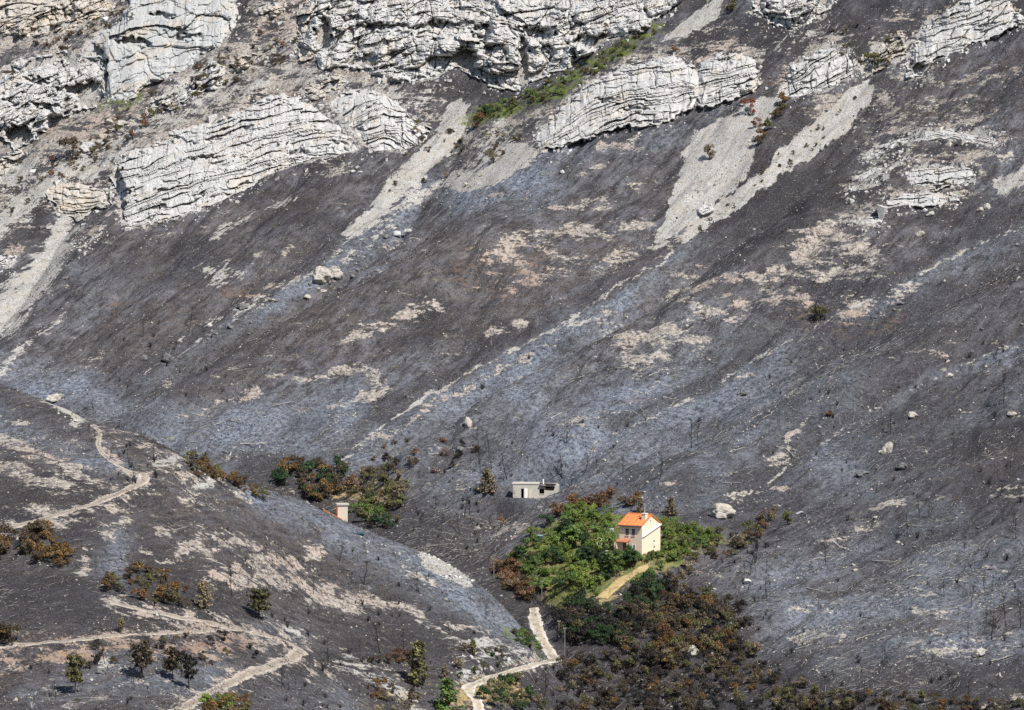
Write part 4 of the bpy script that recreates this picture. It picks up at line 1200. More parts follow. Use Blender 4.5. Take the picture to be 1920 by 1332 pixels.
# burnt out block building
ruin = empty('burnt_building', (RX, RY, RZ), math.radians(-3))
tag(ruin, 'flat grey burnt out building with black openings on the slope', 'building')
RH, RB = 3.05, -1.2
m = MB()                                                     # front wall pieced round its openings
xs = [-5.2, -3.35, -2.75, 0.75, 1.85, 2.1, 4.1, 5.05]
m.box(-5.2, -3.35, 0, 0.3, RB, RH); m.box(-3.35, -2.75, 0, 0.3, 2.1, RH); m.box(-2.75, 0.75, 0, 0.3, RB, RH + 0.02)
m.box(0.75, 1.85, 0, 0.3, RB, 0.95); m.box(0.75, 1.85, 0, 0.3, 2.05, RH - 0.1); m.box(1.85, 2.1, 0, 0.3, RB, RH - 0.1)
m.box(2.1, 4.1, 0, 0.3, RB, 1.75); m.box(4.1, 5.05, 0, 0.3, RB, RH - 0.3); m.box(-3.35, -2.75, 0, 0.3, RB, -0.1)
m.build('front_wall', M_CONC, ruin)
MB().box(-5.2, -4.9, 0.302, 5.0, RB, RH).build('side_wall', M_CONC, ruin)
MB().box(4.75, 5.05, 0.302, 5.0, RB, RH - 0.3).build('side_wall', M_CONC, ruin)
MB().box(-4.9, 4.75, 4.7, 5.0, RB, RH).build('rear_wall', M_CONC, ruin)
MB().box(-4.9, 4.75, 2.2, 2.4, RB, 2.6).build('inner_wall', M_SOOT, ruin)
MB().box(-5.4, 0.72, -0.12, 5.1, RH + 0.03, RH + 0.2).build('roof_slab', M_CONC, ruin)
MB().raw([(0.73, -0.5, 2.75), (4.3, -0.5, 2.4), (4.3, 3.0, 2.9), (0.73, 3.0, 3.05), (0.73, -0.5, 2.85), (4.3, -0.5, 2.5), (4.3, 3.0, 3.0), (0.73, 3.0, 3.15)],
         [(0, 3, 2, 1), (4, 5, 6, 7), (0, 1, 5, 4), (1, 2, 6, 5), (2, 3, 7, 6), (3, 0, 4, 7)]).build('sagging_roof', M_SOOT, ruin)
MB().box(-2.6, -1.9, -0.06, -0.002, -0.3, 2.15).build('door', M_WHITE, ruin)
MB().box(-1.7, -0.9, -0.05, -0.002, -0.2, 2.0).build('panel', M_BEIGE, ruin)
MB().box(0.75, 1.85, -0.1, -0.002, 0.80, 0.93).build('sill', M_CONC, ruin)
MB().box(1.25, 1.33, 0.1, 0.2, 0.952, 2.048).build('window_bar', M_SOOT, ruin)
MB().bar((1.55, 1.6, 2.6), (1.55, 1.6, 4.15), 0.16, 0.16, 8).build('flue', M_WHITE, ruin)
MB().box(2.1, 4.1, 0.12, 0.2, 1.752, 2.2).build('charred_board', M_BROWN, ruin)

# the house behind the near crest: chimney stack and the end of its roof
bx_, by_, _ = point(641, 962, 1176.0)
bz_ = float(point(641, 966, 1176.0)[2])
hid = empty('hidden_house', (float(bx_), 1176.0, bz_ - 6.0), math.radians(12))
tag(hid, 'house mostly hidden behind the near crest with beige chimney stack', 'house')
MB().box(-4.6, -0.3, -1.5, 5.5, -2.5, 5.0).build('wall', M_BEIGE, hid)
MB().raw([(-4.2, -1.9, 7.15), (-0.35, -1.9, 5.15), (-0.35, 5.9, 5.15), (-4.2, 5.9, 7.15), (-4.2, -1.9, 7.4), (-0.35, -1.9, 5.4), (-0.35, 5.9, 5.4), (-4.2, 5.9, 7.4)],
         [(0, 3, 2, 1), (4, 5, 6, 7), (0, 1, 5, 4), (1, 2, 6, 5), (2, 3, 7, 6), (3, 0, 4, 7)]).build('roof', M_ORANGE, hid)
MB().raw([(-4.1, -1.6, 7.0), (-0.4, -1.6, 5.05), (-0.4, -1.6, 4.0), (-4.1, -1.6, 4.0), (-4.1, -1.3, 7.0), (-0.4, -1.3, 5.05), (-0.4, -1.3, 4.0), (-4.1, -1.3, 4.0)],
         [(3, 2, 1, 0), (4, 5, 6, 7), (0, 1, 5, 4), (1, 2, 6, 5), (2, 3, 7, 6), (3, 0, 4, 7)]).build('gable', M_WHITE, hid)
ch = MB().box(-1.05, 1.05, -1.0, 1.0, -2.5, 8.1).build('chimney', M_BEIGE, hid)
MB().box(-1.3, 1.3, -1.25, 1.25, 8.11, 8.45).build('chimney_cap', M_CONC, ch)


# ---------------------------------------------------------------- small built things
def at_px(u, v):
    return hit(u, v)


def pole(u, v, vtop, label, arm=True, r=0.07):
    x, y, z = at_px(u, v)
    h = (v - vtop) * y / FPX
    o = empty('utility_pole', (x, y, z))
    tag(o, label, 'pole', 'poles along the valley track')
    MB().bar((0, 0, -0.4), (0, 0, h), r, r * 0.75, 8).build('post', M_POLE, o)
    if arm:
        a = MB().box(-0.3, 0.3, -0.04, 0.04, h - 0.3, h - 0.22).build('crossarm', M_POLE, o)
        for dx in (-0.24, 0.24):
            MB().bar((dx, 0, h - 0.219), (dx, 0, h - 0.06), 0.04, 0.03, 6).build('insulator', M_WHITE, a)
    return o


pole(1016, 1134, 1088, 'grey pole standing at the rusty shrubs where the track enters the garden')
pole(1059, 1237, 1176, 'tallest pale pole at the bend of the white track')
pole(1048, 1200, 1163, 'thin grey pole half hidden in the dark thicket beside the track', True, 0.08)
pole(1032, 1142, 1128, 'short stub post at the lower edge of the garden', False)
pole(926, 1084, 1052, 'lone thin pole on the burnt ground left of the garden', False, 0.08)

x, y, z = at_px(1012, 1016)
o = empty('water_butt', (x, y, z)); tag(o, 'dark teal bin with pale lid at the garden edge', 'bin')
MB().bar((0, 0, -0.2), (0, 0, 1.25), 0.5, 0.62, 12).build('body', M_TEAL, o)
MB().bar((0, 0, 1.255), (0, 0, 1.42), 0.72, 0.66, 12).build('lid', M_TEALID, o)
x, y, z = at_px(1124, 1034)
o = empty('garden_pergola', (x, y, z)); tag(o, 'two white posts with rounded top beside the low garden wall', 'pergola')
for dx in (-0.45, 0.45):
    MB().bar((dx, 0, -0.3), (dx, 0, 2.3), 0.085, 0.085, 8).build('post', M_WHITE, o)
m = MB()
for i in range(8):
    t0, t1 = math.pi * i / 8, math.pi * (i + 1) / 8
    m.bar((-0.45 * math.cos(t0), 0, 2.3 + 0.6 * math.sin(t0)), (-0.45 * math.cos(t1), 0, 2.3 + 0.6 * math.sin(t1)), 0.09, 0.09, 6)
m.build('arch', M_BEIGE, o)
x, y, z = at_px(1132, 1043)
o = empty('garden_wall', (x, y, z), math.radians(-8)); tag(o, 'low whitewashed wall with dark slab top in front of the house', 'wall')
MB().box(-1.5, 1.5, -0.15, 0.15, -0.5, 1.05).build('masonry', M_WHITE, o)
MB().box(-1.6, 0.1, -0.3, 0.3, 1.054, 1.2).build('dark_slab', M_SHUT, o)
MB().box(0.1, 1.6, -0.3, 0.3, 1.054, 1.16).build('white_slab', M_WHITE, o)
x, y, z = at_px(1143, 1001)
o = empty('garden_tent', (x, y, z), math.radians(20)); tag(o, 'small pale blue sheet shelter among shrubs behind the pergola', 'shelter')
MB().raw([(-0.9, -0.7, 0), (0.9, -0.7, 0), (0.9, 0.7, 0), (-0.9, 0.7, 0), (-0.8, 0, 1.35), (0.8, 0, 1.35)], [(0, 1, 5, 4), (2, 3, 4, 5), (1, 2, 5), (3, 0, 4), (0, 3, 2, 1)]).build('canvas', M_SHEET, o)
MB().bar((-0.9, 0, 1.36), (0.9, 0, 1.36), 0.05, 0.05, 6).build('ridge_pole', M_WHITE, o)
x, y, z = at_px(677, 1004)
o = empty('oil_drum', (x, y, z)); tag(o, 'dark drum lying on the ashy near crest', 'drum')
m = MB(); m.bar((-0.55, 0, 0.32), (0.55, 0, 0.32), 0.34, 0.34, 14); m.build('barrel', M_TEAL, o)
for dx in (-0.5, -0.17, 0.17, 0.5):
    MB().bar((dx - 0.03, 0, 0.32), (dx + 0.03, 0, 0.32), 0.37, 0.37, 14).build('hoop', M_TEAL, o)
x, y, z = at_px(1135, 1309)
o = empty('charred_tank', (x, y, z), math.radians(6)); tag(o, 'charred black box shaped tank in the burnt scrub', 'tank')
MB().box(-1.3, 1.3, -0.7, 0.7, -0.2, 1.35).build('body', M_SOOT, o)
MB().box(-1.36, 1.36, -0.76, 0.76, 1.353, 1.44).build('rim', M_SOOT, o)
MB().bar((0.4, -0.1, 1.44), (0.4, -0.1, 1.6), 0.25, 0.25, 10).build('hatch', M_SOOT, o)
# ---------------------------------------------------------------- plants: leaf clouds on stems, charred skeletons
def foliage(name, dark, mid, light, obj_var=0.25, trans=0.25):
    t = NT(name)
    at = t.n('ShaderNodeAttribute', attribute_name='tone')
    oi = t.n('ShaderNodeObjectInfo')
    c = t.mix(t.step(at.outputs['Fac'], 0.0, 0.55), dark, mid)
    c = t.mix(t.step(at.outputs['Fac'], 0.55, 1.0), c, light)
    v = t.math('ADD', t.math('MULTIPLY', oi.outputs['Random'], obj_var * 2), 1 - obj_var)
    x = t.n('ShaderNodeVectorMath', operation='SCALE')
    t.l(c, x.inputs[0]); t.l(v, x.inputs['Scale'])
    t.l(x.outputs[0], t.b.inputs['Base Color'])
    tr = t.n('ShaderNodeBsdfTranslucent'); t.l(x.outputs[0], tr.inputs[0])
    mx = t.n('ShaderNodeMixShader'); mx.inputs[0].default_value = trans
    t.l(t.b.outputs[0], mx.inputs[1]); t.l(tr.outputs[0], mx.inputs[2]); t.l(mx.outputs[0], t.out.inputs[0])
    t.b.inputs['Roughness'].default_value = 0.75
    return t.m


LEAF = {
    'dark green': foliage('dark_green_leaf', (0.022, 0.042, 0.020), (0.046, 0.082, 0.036), (0.085, 0.13, 0.055)),
    'green': foliage('green_leaf', (0.055, 0.095, 0.026), (0.125, 0.19, 0.052), (0.21, 0.275, 0.085)),
    'bright green': foliage('bright_green_leaf', (0.09, 0.13, 0.026), (0.17, 0.23, 0.05), (0.28, 0.32, 0.09)),
    'olive': foliage('olive_leaf', (0.065, 0.065, 0.028), (0.135, 0.128, 0.055), (0.23, 0.21, 0.105)),
    'rusty': foliage('rusty_leaf', (0.080, 0.043, 0.026), (0.19, 0.105, 0.060), (0.31, 0.185, 0.11)),
    'orange': foliage('orange_leaf', (0.075, 0.045, 0.020), (0.185, 0.115, 0.048), (0.33, 0.215, 0.095)),
    'tan': foliage('tan_leaf', (0.11, 0.088, 0.056), (0.25, 0.20, 0.125), (0.40, 0.335, 0.22)),
    'brown': foliage('brown_leaf', (0.050, 0.040, 0.030), (0.105, 0.080, 0.055), (0.18, 0.14, 0.095)),
    'red': foliage('red_leaf', (0.090, 0.036, 0.026), (0.20, 0.082, 0.058), (0.31, 0.15, 0.105)),
    'black': foliage('black_leaf', (0.020, 0.019, 0.018), (0.040, 0.037, 0.034), (0.085, 0.076, 0.066)),
}
M_BARK = plain('dark_bark', (0.075, 0.058, 0.045), 0.3, 2.0, 0.95)
M_CHAR = plain('charred_wood', (0.022, 0.020, 0.020), 0.35, 2.0, 0.9)
M_BLEACH = plain('bleached_wood', (0.46, 0.43, 0.385), 0.2, 1.2, 0.9)
M_GREYWOOD = plain('ash_grey_wood', (0.27, 0.26, 0.25), 0.25, 1.2, 0.9)


def leaf_quads(C, N, size, rng):
    """one bent leaf-clump face per centre"""
    n = len(C)
    N = N / (np.linalg.norm(N, axis=1, keepdims=True) + 1e-9)
    R = rng.normal(size=(n, 3))
    A = np.cross(N, R); A /= np.linalg.norm(A, axis=1, keepdims=True) + 1e-9
    B = np.cross(N, A)
    s = size[:, None]
    asp = rng.uniform(0.45, 0.9, (n, 1))
    V = np.stack([C - A * s - B * s * asp * 0.3, C - B * s * asp + N * s * 0.15, C + A * s + B * s * asp * 0.2, C + B * s * asp], 1)
    V += rng.normal(size=V.shape) * s[:, None] * 0.16
    F = np.arange(n * 4).reshape(n, 4)
    return V.reshape(-1, 3), F


def stems_np(paths, nside=3):
    """tapering bars: list of (p0, p1, r0, r1)"""
    V = []; F = []
    for p0, p1, r0, r1 in paths:
        p0 = Vector(p0); p1 = Vector(p1)
        d = (p1 - p0)
        if d.length < 1e-6:
            continue
        d.normalize()
        a = d.orthogonal().normalized(); b = d.cross(a)
        k = len(V)
        for c, r in ((p0, r0), (p1, r1)):
            for i in range(nside):
                t = 2 * math.pi * i / nside
                V.append(c + a * (r * math.cos(t)) + b * (r * math.sin(t)))
        for i in range(nside):
            j = (i + 1) % nside
            F.append((k + i, k + j, k + nside + j, k + nside + i))
    return np.array([tuple(v) for v in V]), np.array(F)


def join_parts(parts):
    """[(V, F, material index, tone array)] -> one quad mesh"""
    Vs, Fs, Ms, Ts = [], [], [], []
    b = 0
    for V, F, mi, tone in parts:
        Vs.append(V); Fs.append(F + b); Ms.append(np.full(len(F), mi)); Ts.append(tone); b += len(V)
    return np.concatenate(Vs), np.concatenate(Fs), np.concatenate(Ms), np.concatenate(Ts)


def set_tone(me, tone):
    at = me.attributes.new('tone', 'FLOAT', 'POINT')
    at.data.foreach_set('value', np.asarray(tone, np.float32))


def shrub_geo(seed, n=240, flat=0.8, sparse=0.0):
    rng = np.random.default_rng(seed)
    nl = rng.integers(6, 10)
    lump = rng.normal(size=(nl, 3)) * np.array([0.36, 0.36, 0.28]) + np.array([0, 0, 0.66 * flat])
    lump[:, 2] = np.clip(lump[:, 2], 0.28, 1.1)
    lr = rng.uniform(0.26, 0.5, nl)
    which = rng.choice(nl, n, p=lr ** 2 / (lr ** 2).sum())
    D = rng.normal(size=(n, 3)); D /= np.linalg.norm(D, axis=1, keepdims=True)
    D[:, 2] = np.abs(D[:, 2]) * 0.85 + D[:, 2] * 0.15
    rad = lr[which] * rng.uniform(0.55, 1.08, n)
    C = lump[which] + D * rad[:, None] * np.array([1, 1, 0.85])
    C[:, 2] = np.maximum(C[:, 2], 0.04)
    V, F = leaf_quads(C, D + rng.normal(size=(n, 3)) * 0.6, rng.uniform(0.05, 0.13, n), rng)
    lt = rng.normal(0, 0.16, nl)
    tone = np.repeat(np.clip(rng.normal(0.48, 0.22, n) + lt[which], 0, 1), 4)
    paths = []
    for i in range(nl):
        paths.append(((0, 0, -0.12), tuple(lump[i] * np.array([0.5, 0.5, 0.6])), 0.035, 0.02)); paths.append((tuple(lump[i] * np.array([0.5, 0.5, 0.6])), tuple(lump[i]), 0.02, 0.01))
    V2, F2 = stems_np(paths)
    return join_parts([(V, F, 0, tone), (V2, F2, 1, np.zeros(len(V2)))])


def pine_geo(seed, n=420, shape='cone', bare=0.22):
    """crown of needle clumps on whorled limbs, unit height; returns crown and trunk geometry"""
    rng = np.random.default_rng(seed)
    paths = [((0, 0, -0.04), (0.01, 0, 0.5), 0.022, 0.015), ((0.01, 0, 0.5), (0, 0.01, 0.97), 0.015, 0.004)]
    C = []; D = []
    nw = 11 if shape == 'cone' else 8
    for w in range(nw):
        z = bare + (0.97 - bare) * (w + rng.uniform(-0.2, 0.2)) / nw
        q = (z - bare) / (1 - bare)
        ext = {'cone': 0.26 * (1 - q) ** 0.75 + 0.035, 'round': 0.30 * math.sqrt(max(0.02, 1 - (2 * q - 0.85) ** 2 / 1.4)) , 'column': 0.15 * (1 - q ** 2.2) + 0.04}[shape]
        for b in range(rng.integers(5, 8)):
            a = rng.uniform(0, 2 * math.pi); L = ext * rng.uniform(0.6, 1.15)
            e = np.array([math.cos(a) * L, math.sin(a) * L, z + L * rng.uniform(0.0, 0.35)])
            paths.append(((0, 0, max(z - 0.02, 0.05)), tuple(e), 0.006, 0.002))
            k = int(n / (nw * 6.0)) + 1
            t = rng.uniform(0.35, 1.08, k)
            C.append(np.array([0, 0, z]) * (1 - t[:, None]) + e * t[:, None] + rng.normal(size=(k, 3)) * 0.028); D.append(rng.normal(size=(k, 3)) + np.array([math.cos(a), math.sin(a), 0.9]))
    C = np.concatenate(C); D = np.concatenate(D)
    V, F = leaf_quads(C, D, rng.uniform(0.022, 0.052, len(C)), rng)
    tone = np.repeat(np.clip(rng.normal(0.45, 0.26, len(C)), 0, 1), 4)
    T = stems_np(paths, 4)
    return (V, F, tone), T


def skeleton_geo(seed, kind='tree'):
    rng = np.random.default_rng(seed)
    P = []
    if kind == 'tree':
        lean = rng.uniform(-0.08, 0.08, 2)
        zs = np.linspace(-0.05, 1, 6)
        pts = [np.array([lean[0] * z + rng.normal() * 0.012, lean[1] * z + rng.normal() * 0.012, z]) for z in zs]
        for i in range(5):
            P.append((pts[i], pts[i + 1], 0.020 - 0.0032 * i, 0.020 - 0.0032 * (i + 1)))
        for b in range(rng.integers(14, 24)):
            z = rng.uniform(0.25, 0.97); a = rng.uniform(0, 6.283); L = rng.uniform(0.08, 0.26) * (1.15 - z * 0.7)
            s = np.array([lean[0] * z, lean[1] * z, z]); e = s + np.array([math.cos(a) * L, math.sin(a) * L, L * rng.uniform(0.1, 0.9)])
            P.append((s, e, 0.007, 0.004))
            for c in range(rng.integers(1, 4)):
                t = rng.uniform(0.4, 1); q = s * (1 - t) + e * t
                P.append((q, q + rng.normal(size=3) * np.array([0.05, 0.05, 0.03]) + np.array([0, 0, 0.04]), 0.005, 0.003))
    else:                                                    # burnt bush: a spray of stems
        for b in range(rng.integers(16, 26)):
            a = rng.uniform(0, 6.283); sp = rng.uniform(0.05, 0.62); L = rng.uniform(0.5, 1.05)
            e1 = np.array([math.cos(a) * sp * 0.5, math.sin(a) * sp * 0.5, L * 0.55]); e2 = np.array([math.cos(a) * sp, math.sin(a) * sp, L])
            e2 += rng.normal(size=3) * 0.06
            P.append((np.array([0, 0, -0.08]), e1, 0.026, 0.018)); P.append((e1, e2, 0.018, 0.009))
            for c in range(3):
                t = rng.uniform(0.1, 1); q = e1 * (1 - t) + e2 * t
                P.append((q, q + rng.normal(size=3) * 0.10 + np.array([0, 0, 0.08]), 0.013, 0.007))
    return stems_np(P, 3)


SHRUB_GEO = [shrub_geo(200 + i, 640 if i < 4 else 430, 0.85 + 0.12 * (i % 4)) for i in range(7)]
_shrub_cache = {}


def shrub_mesh(i, col):
    if (i, col) not in _shrub_cache:
        V, F, mi, tone = SHRUB_GEO[i]
        me = mesh_np('shrub', V, F, [LEAF[col], M_BARK], mat_idx=mi)
        set_tone(me, tone)
        _shrub_cache[(i, col)] = me
    return _shrub_cache[(i, col)]


_bush = [skeleton_geo(300 + i, 'bush') for i in range(5)]
BUSH_ME = [mesh_np('burnt_bush', V, F, M_CHAR) for V, F in _bush]
BUSH_GREY = [mesh_np('burnt_bush', V, F, M_GREYWOOD) for V, F in _bush[:2]]
_tree = [skeleton_geo(340 + i, 'tree') for i in range(6)]
TREE_ME = [mesh_np('burnt_tree', V, F, M_CHAR) for V, F in _tree]


def put(name, me, x, y, z, sc, label, cat, group=None, rz=None, sz=None, tilt=0.0):
    o = bpy.data.objects.new(name, me)
    o.location = (x, y, z)
    o.rotation_euler = (random.uniform(-tilt, tilt), random.uniform(-tilt, tilt), random.uniform(0, 6.283) if rz is None else rz)
    o.scale = (sc, sc, sz if sz else sc)
    COL.objects.link(o)
    return tag(o, label, cat, group)


# exact footing on rock and ground alike
bpy.context.view_layer.update()
_dg = bpy.context.evaluated_depsgraph_get()


def foot(u, v):
    rx, rz = ray(u, v)
    ok, loc, nrm, fi, ob, mt = scene.ray_cast(_dg, Vector((rx * 850, 850, CAM_Z + rz * 850)), Vector((float(rx), 1.0, float(rz))).normalized())
    return (loc.x, loc.y, loc.z) if ok else hit(u, v)


# shrubs seen through sight lines, before any plants are linked so that each stands on the ground
def in_zone(poly, n, sep=5.0):
    us = [p[0] for p in poly]; vs_ = [p[1] for p in poly]
    out = []
    tries = 0
    while len(out) < n and tries < n * 60:
        tries += 1
        u = random.uniform(min(us), max(us)); v = random.uniform(min(vs_), max(vs_))
        if in_poly(np.array(u), np.array(v), poly) and all(abs(u - a) > sep or abs(v - b) > sep * 0.55 for a, b in out):
            out.append((u, v))
    return out


HOUSE_KEEP = [(1148, 962), (1244, 962), (1244, 1043), (1222, 1050), (1200, 1046), (1148, 1030)]
PATH_KEEP = [(1228, 1056), (1232, 1080), (1196, 1094), (1160, 1145), (1100, 1145), (1130, 1104), (1160, 1074), (1196, 1058)]
ZONES = [
    # outline, count, radius range m, {colour: weight}, where it stands, group
    (GARDEN, 260, (0.7, 1.6), {'green': .42, 'dark green': .20, 'bright green': .32, 'olive': .06}, None, 'green shrubs of the garden'),
    ([(1240, 978), (1345, 1003), (1330, 1026), (1262, 1060), (1240, 1044)], 70, (0.55, 1.05), {'green': .45, 'bright green': .3, 'dark green': .15, 'olive': .1}, 'in the green belt right of the house', 'green shrubs of the garden'),
    ([(1152, 1040), (1200, 1048), (1226, 1046), (1222, 1060), (1180, 1064), (1150, 1056)], 22, (0.6, 1.0), {'green': .6, 'dark green': .2, 'olive': .2}, 'directly in front of the house wall', 'green shrubs of the garden'),
    ([(1040, 968), (1070, 945), (1130, 936), (1205, 940), (1195, 956), (1100, 956), (1050, 976)], 20, (0.8, 1.5), {'rusty': .5, 'orange': .2, 'tan': .2, 'brown': .1}, 'on the scorched rim above the garden', 'scorched shrubs round the garden'),
    ([(925, 1075), (960, 1052), (1000, 1105), (1012, 1138), (985, 1132), (950, 1105)], 34, (0.8, 1.5), {'rusty': .5, 'orange': .2, 'brown': .2, 'tan': .1}, 'on the scorched left rim of the garden', 'scorched shrubs round the garden'),
    ([(1240, 1092), (1340, 1032), (1400, 998), (1450, 982), (1415, 1020), (1300, 1082)], 22, (0.7, 1.3), {'olive': .3, 'tan': .25, 'rusty': .25, 'brown': .2}, 'on the scorched right rim of the garden', 'scorched shrubs round the garden'),
    ([(1025, 1146), (1130, 1128), (1215, 1096), (1245, 1104), (1215, 1160), (1180, 1212), (1075, 1215), (1050, 1180)], 140, (0.8, 1.7), {'dark green': .45, 'black': .35, 'brown': .15, 'olive': .05}, 'in the dark thicket below the garden', 'shrubs of the valley thicket'),
    ([(1165, 1155), (1250, 1095), (1340, 1128), (1400, 1150), (1400, 1210), (1420, 1240), (1330, 1262), (1200, 1255), (1150, 1205)], 170, (0.8, 1.7), {'orange': .13, 'tan': .10, 'brown': .34, 'black': .26, 'olive': .15, 'rusty': .02}, 'in the middle of the valley thicket', 'shrubs of the valley thicket'),
    ([(1080, 1225), (1200, 1250), (1400, 1240), (1480, 1280), (1560, 1310), (1620, 1350), (1050, 1350), (1050, 1260)], 200, (0.6, 1.5), {'brown': .38, 'black': .30, 'olive': .17, 'orange': .08, 'tan': .06, 'rusty': .01}, 'low in the valley thicket', 'shrubs of the valley thicket'),
    ([(1540, 1300), (1700, 1312), (1930, 1318), (1930, 1350), (1540, 1350)], 80, (0.5, 1.2), {'brown': .4, 'olive': .2, 'orange': .15, 'black': .25}, 'along the bottom edge below the ash slope', 'shrubs along the bottom edge'),
    ([(905, 1285), (960, 1280), (1010, 1300), (1050, 1345), (905, 1345)], 26, (0.8, 1.6), {'dark green': .45, 'olive': .2, 'tan': .2, 'green': .15}, 'beside the lower bend of the white track', 'shrubs by the lower track'),
    ([(492, 904), (540, 882), (600, 872), (652, 882), (632, 940), (600, 952), (560, 925)], 44, (1.0, 1.9), {'dark green': .45, 'orange': .22, 'brown': .33}, 'in the hollow behind the near crest', 'shrubs behind the near crest'),
    ([(648, 900), (700, 886), (745, 896), (760, 935), (745, 995), (700, 998), (655, 972)], 44, (0.9, 1.7), {'tan': .32, 'olive': .28, 'rusty': .15, 'dark green': .15, 'brown': .1}, 'around the beige chimney stack', 'shrubs behind the near crest'),
    ([(655, 955), (700, 950), (720, 985), (680, 985)], 12, (1.0, 1.7), {'green': .6, 'olive': .4}, 'at the foot of the beige chimney stack', 'shrubs behind the near crest'),
    ([(560, 880), (680, 850), (790, 818), (905, 850), (870, 880), (760, 900), (650, 890)], 26, (0.6, 1.2), {'brown': .5, 'black': .3, 'rusty': .2}, 'on the charred slope above the hidden house', 'charred shrubs in the upper valley'),
    ([(340, 862), (370, 862), (420, 888), (480, 915), (520, 935), (500, 945), (430, 912), (360, 892)], 30, (0.6, 1.2), {'orange': .35, 'rusty': .3, 'brown': .25, 'olive': .1}, 'along the near crest', 'shrubs along the near crest'),
    ([(28, 1012), (90, 998), (132, 1048), (112, 1076), (40, 1052)], 20, (1.0, 2.0), {'orange': .45, 'brown': .4, 'rusty': .15}, 'in the big clump below the slanting track', 'scorched shrubs of the near hill'),
    ([(-20, 1005), (22, 1008), (12, 1052), (-20, 1055)], 7, (1.2, 1.9), {'orange': .5, 'brown': .5}, 'at the picture edge below the slanting track', 'scorched shrubs of the near hill'),
    ([(190, 1082), (280, 1072), (350, 1108), (352, 1142), (300, 1146), (240, 1122), (195, 1112)], 30, (0.7, 1.5), {'orange': .35, 'brown': .3, 'olive': .2, 'rusty': .15}, 'in the belt above the black field', 'scorched shrubs of the near hill'),
    ([(-20, 1188), (40, 1190), (36, 1212), (-20, 1214)], 6, (0.9, 1.5), {'orange': .5, 'brown': .5}, 'at the picture edge on the ochre bank', 'scorched shrubs of the near hill'),
    ([(380, 1318), (470, 1312), (480, 1345), (370, 1345)], 14, (0.8, 1.4), {'bright green': .35, 'orange': .4, 'olive': .25}, 'by the lower end of the hairpin track', 'shrubs along the bottom edge'),
    ([(690, 1300), (760, 1290), (790, 1330), (700, 1345)], 12, (0.7, 1.2), {'orange': .5, 'tan': .3, 'brown': .2}, 'right of the pale rubble gully near the bottom', 'shrubs along the bottom edge'),
    ([(735, 1235), (765, 1230), (770, 1250), (690, 1245)], 8, (0.7, 1.2), {'rusty': .6, 'brown': .4}, 'left of the tall scorched pine', 'shrubs along the bottom edge'),
    ([(960, 1180), (1005, 1200), (1015, 1226), (975, 1215)], 12, (0.6, 1.0), {'green': .5, 'olive': .3, 'dark green': .2}, 'on the bank left of the white track', 'shrubs by the white track'),
    ([(860, 1215), (960, 1225), (930, 1262), (850, 1280)], 12, (0.4, 0.9), {'olive': .4, 'brown': .4, 'dark green': .2}, 'on the pale rubble above the lower track', 'shrubs by the white track'),
    ([(140, 1200), (460, 1190), (480, 1240), (380, 1258), (140, 1260)], 26, (0.5, 1.0), {'black': .5, 'brown': .4, 'olive': .1}, 'on the ochre bank by the hairpin', 'shrubs on the ochre bank'),
    ([(885, 232), (905, 208), (1000, 172), (1080, 128), (1150, 88), (1230, 48), (1236, 62), (1150, 118), (1060, 178), (960, 222)], 105, (0.45, 0.95), {'olive': .45, 'bright green': .25, 'green': .15, 'dark green': .08, 'brown': .07}, 'in the green strip between the cliffs', 'shrubs of the green strip'),
    ([(140, 270), (260, 190), (430, 92), (545, 30), (585, 100), (470, 150), (300, 240), (180, 305)], 80, (0.45, 1.15), {'brown': .45, 'rusty': .2, 'olive': .2, 'tan': .15}, 'on the brown terrace between the cliffs', 'shrubs among the cliffs'),
    ([(60, 88), (180, 46), (240, 10), (262, 30), (190, 62), (120, 98)], 24, (0.45, 1.0), {'brown': .4, 'rusty': .3, 'olive': .3}, 'on the ledge under the cream corner rock', 'shrubs among the cliffs'),
    ([(0, 300), (120, 300), (200, 270), (230, 290), (120, 340), (0, 420)], 30, (0.45, 1.0), {'brown': .4, 'rusty': .2, 'tan': .2, 'olive': .2}, 'on the pale slope left of the long slab', 'shrubs among the cliffs'),
    ([(600, 10), (1250, 5), (1200, 50), (1040, 130), (900, 140), (620, 120)], 44, (0.3, 0.75), {'brown': .6, 'rusty': .2, 'olive': .2}, 'in a crevice of the tall pale cliff', 'shrubs in the rock faces'),
    ([(230, 300), (520, 190), (660, 250), (400, 360), (250, 400)], 18, (0.25, 0.5), {'brown': .5, 'rusty': .3, 'olive': .2}, 'on a ledge of the long layered slab', 'shrubs in the rock faces'),
    ([(780, 230), (880, 240), (960, 240), (990, 260), (900, 330), (780, 350), (690, 420), (730, 330)], 34, (0.4, 0.9), {'brown': .45, 'tan': .25, 'olive': .2, 'rusty': .1}, 'on the pale scree below the cave cliff', 'shrubs on the scree'),
    ([(1300, 420), (1400, 330), (1620, 170), (1600, 250), (1420, 360), (1290, 460)], 34, (0.25, 0.6), {'brown': .6, 'olive': .25, 'tan': .15}, 'on the long scree tongue', 'shrubs on the scree'),
    ([(1560, 60), (1700, 20), (1690, 110), (1600, 160)], 16, (0.4, 0.8), {'brown': .6, 'olive': .3, 'rusty': .1}, 'on the burnt slope beside the wedge rock', 'shrubs among the cliffs'),
]
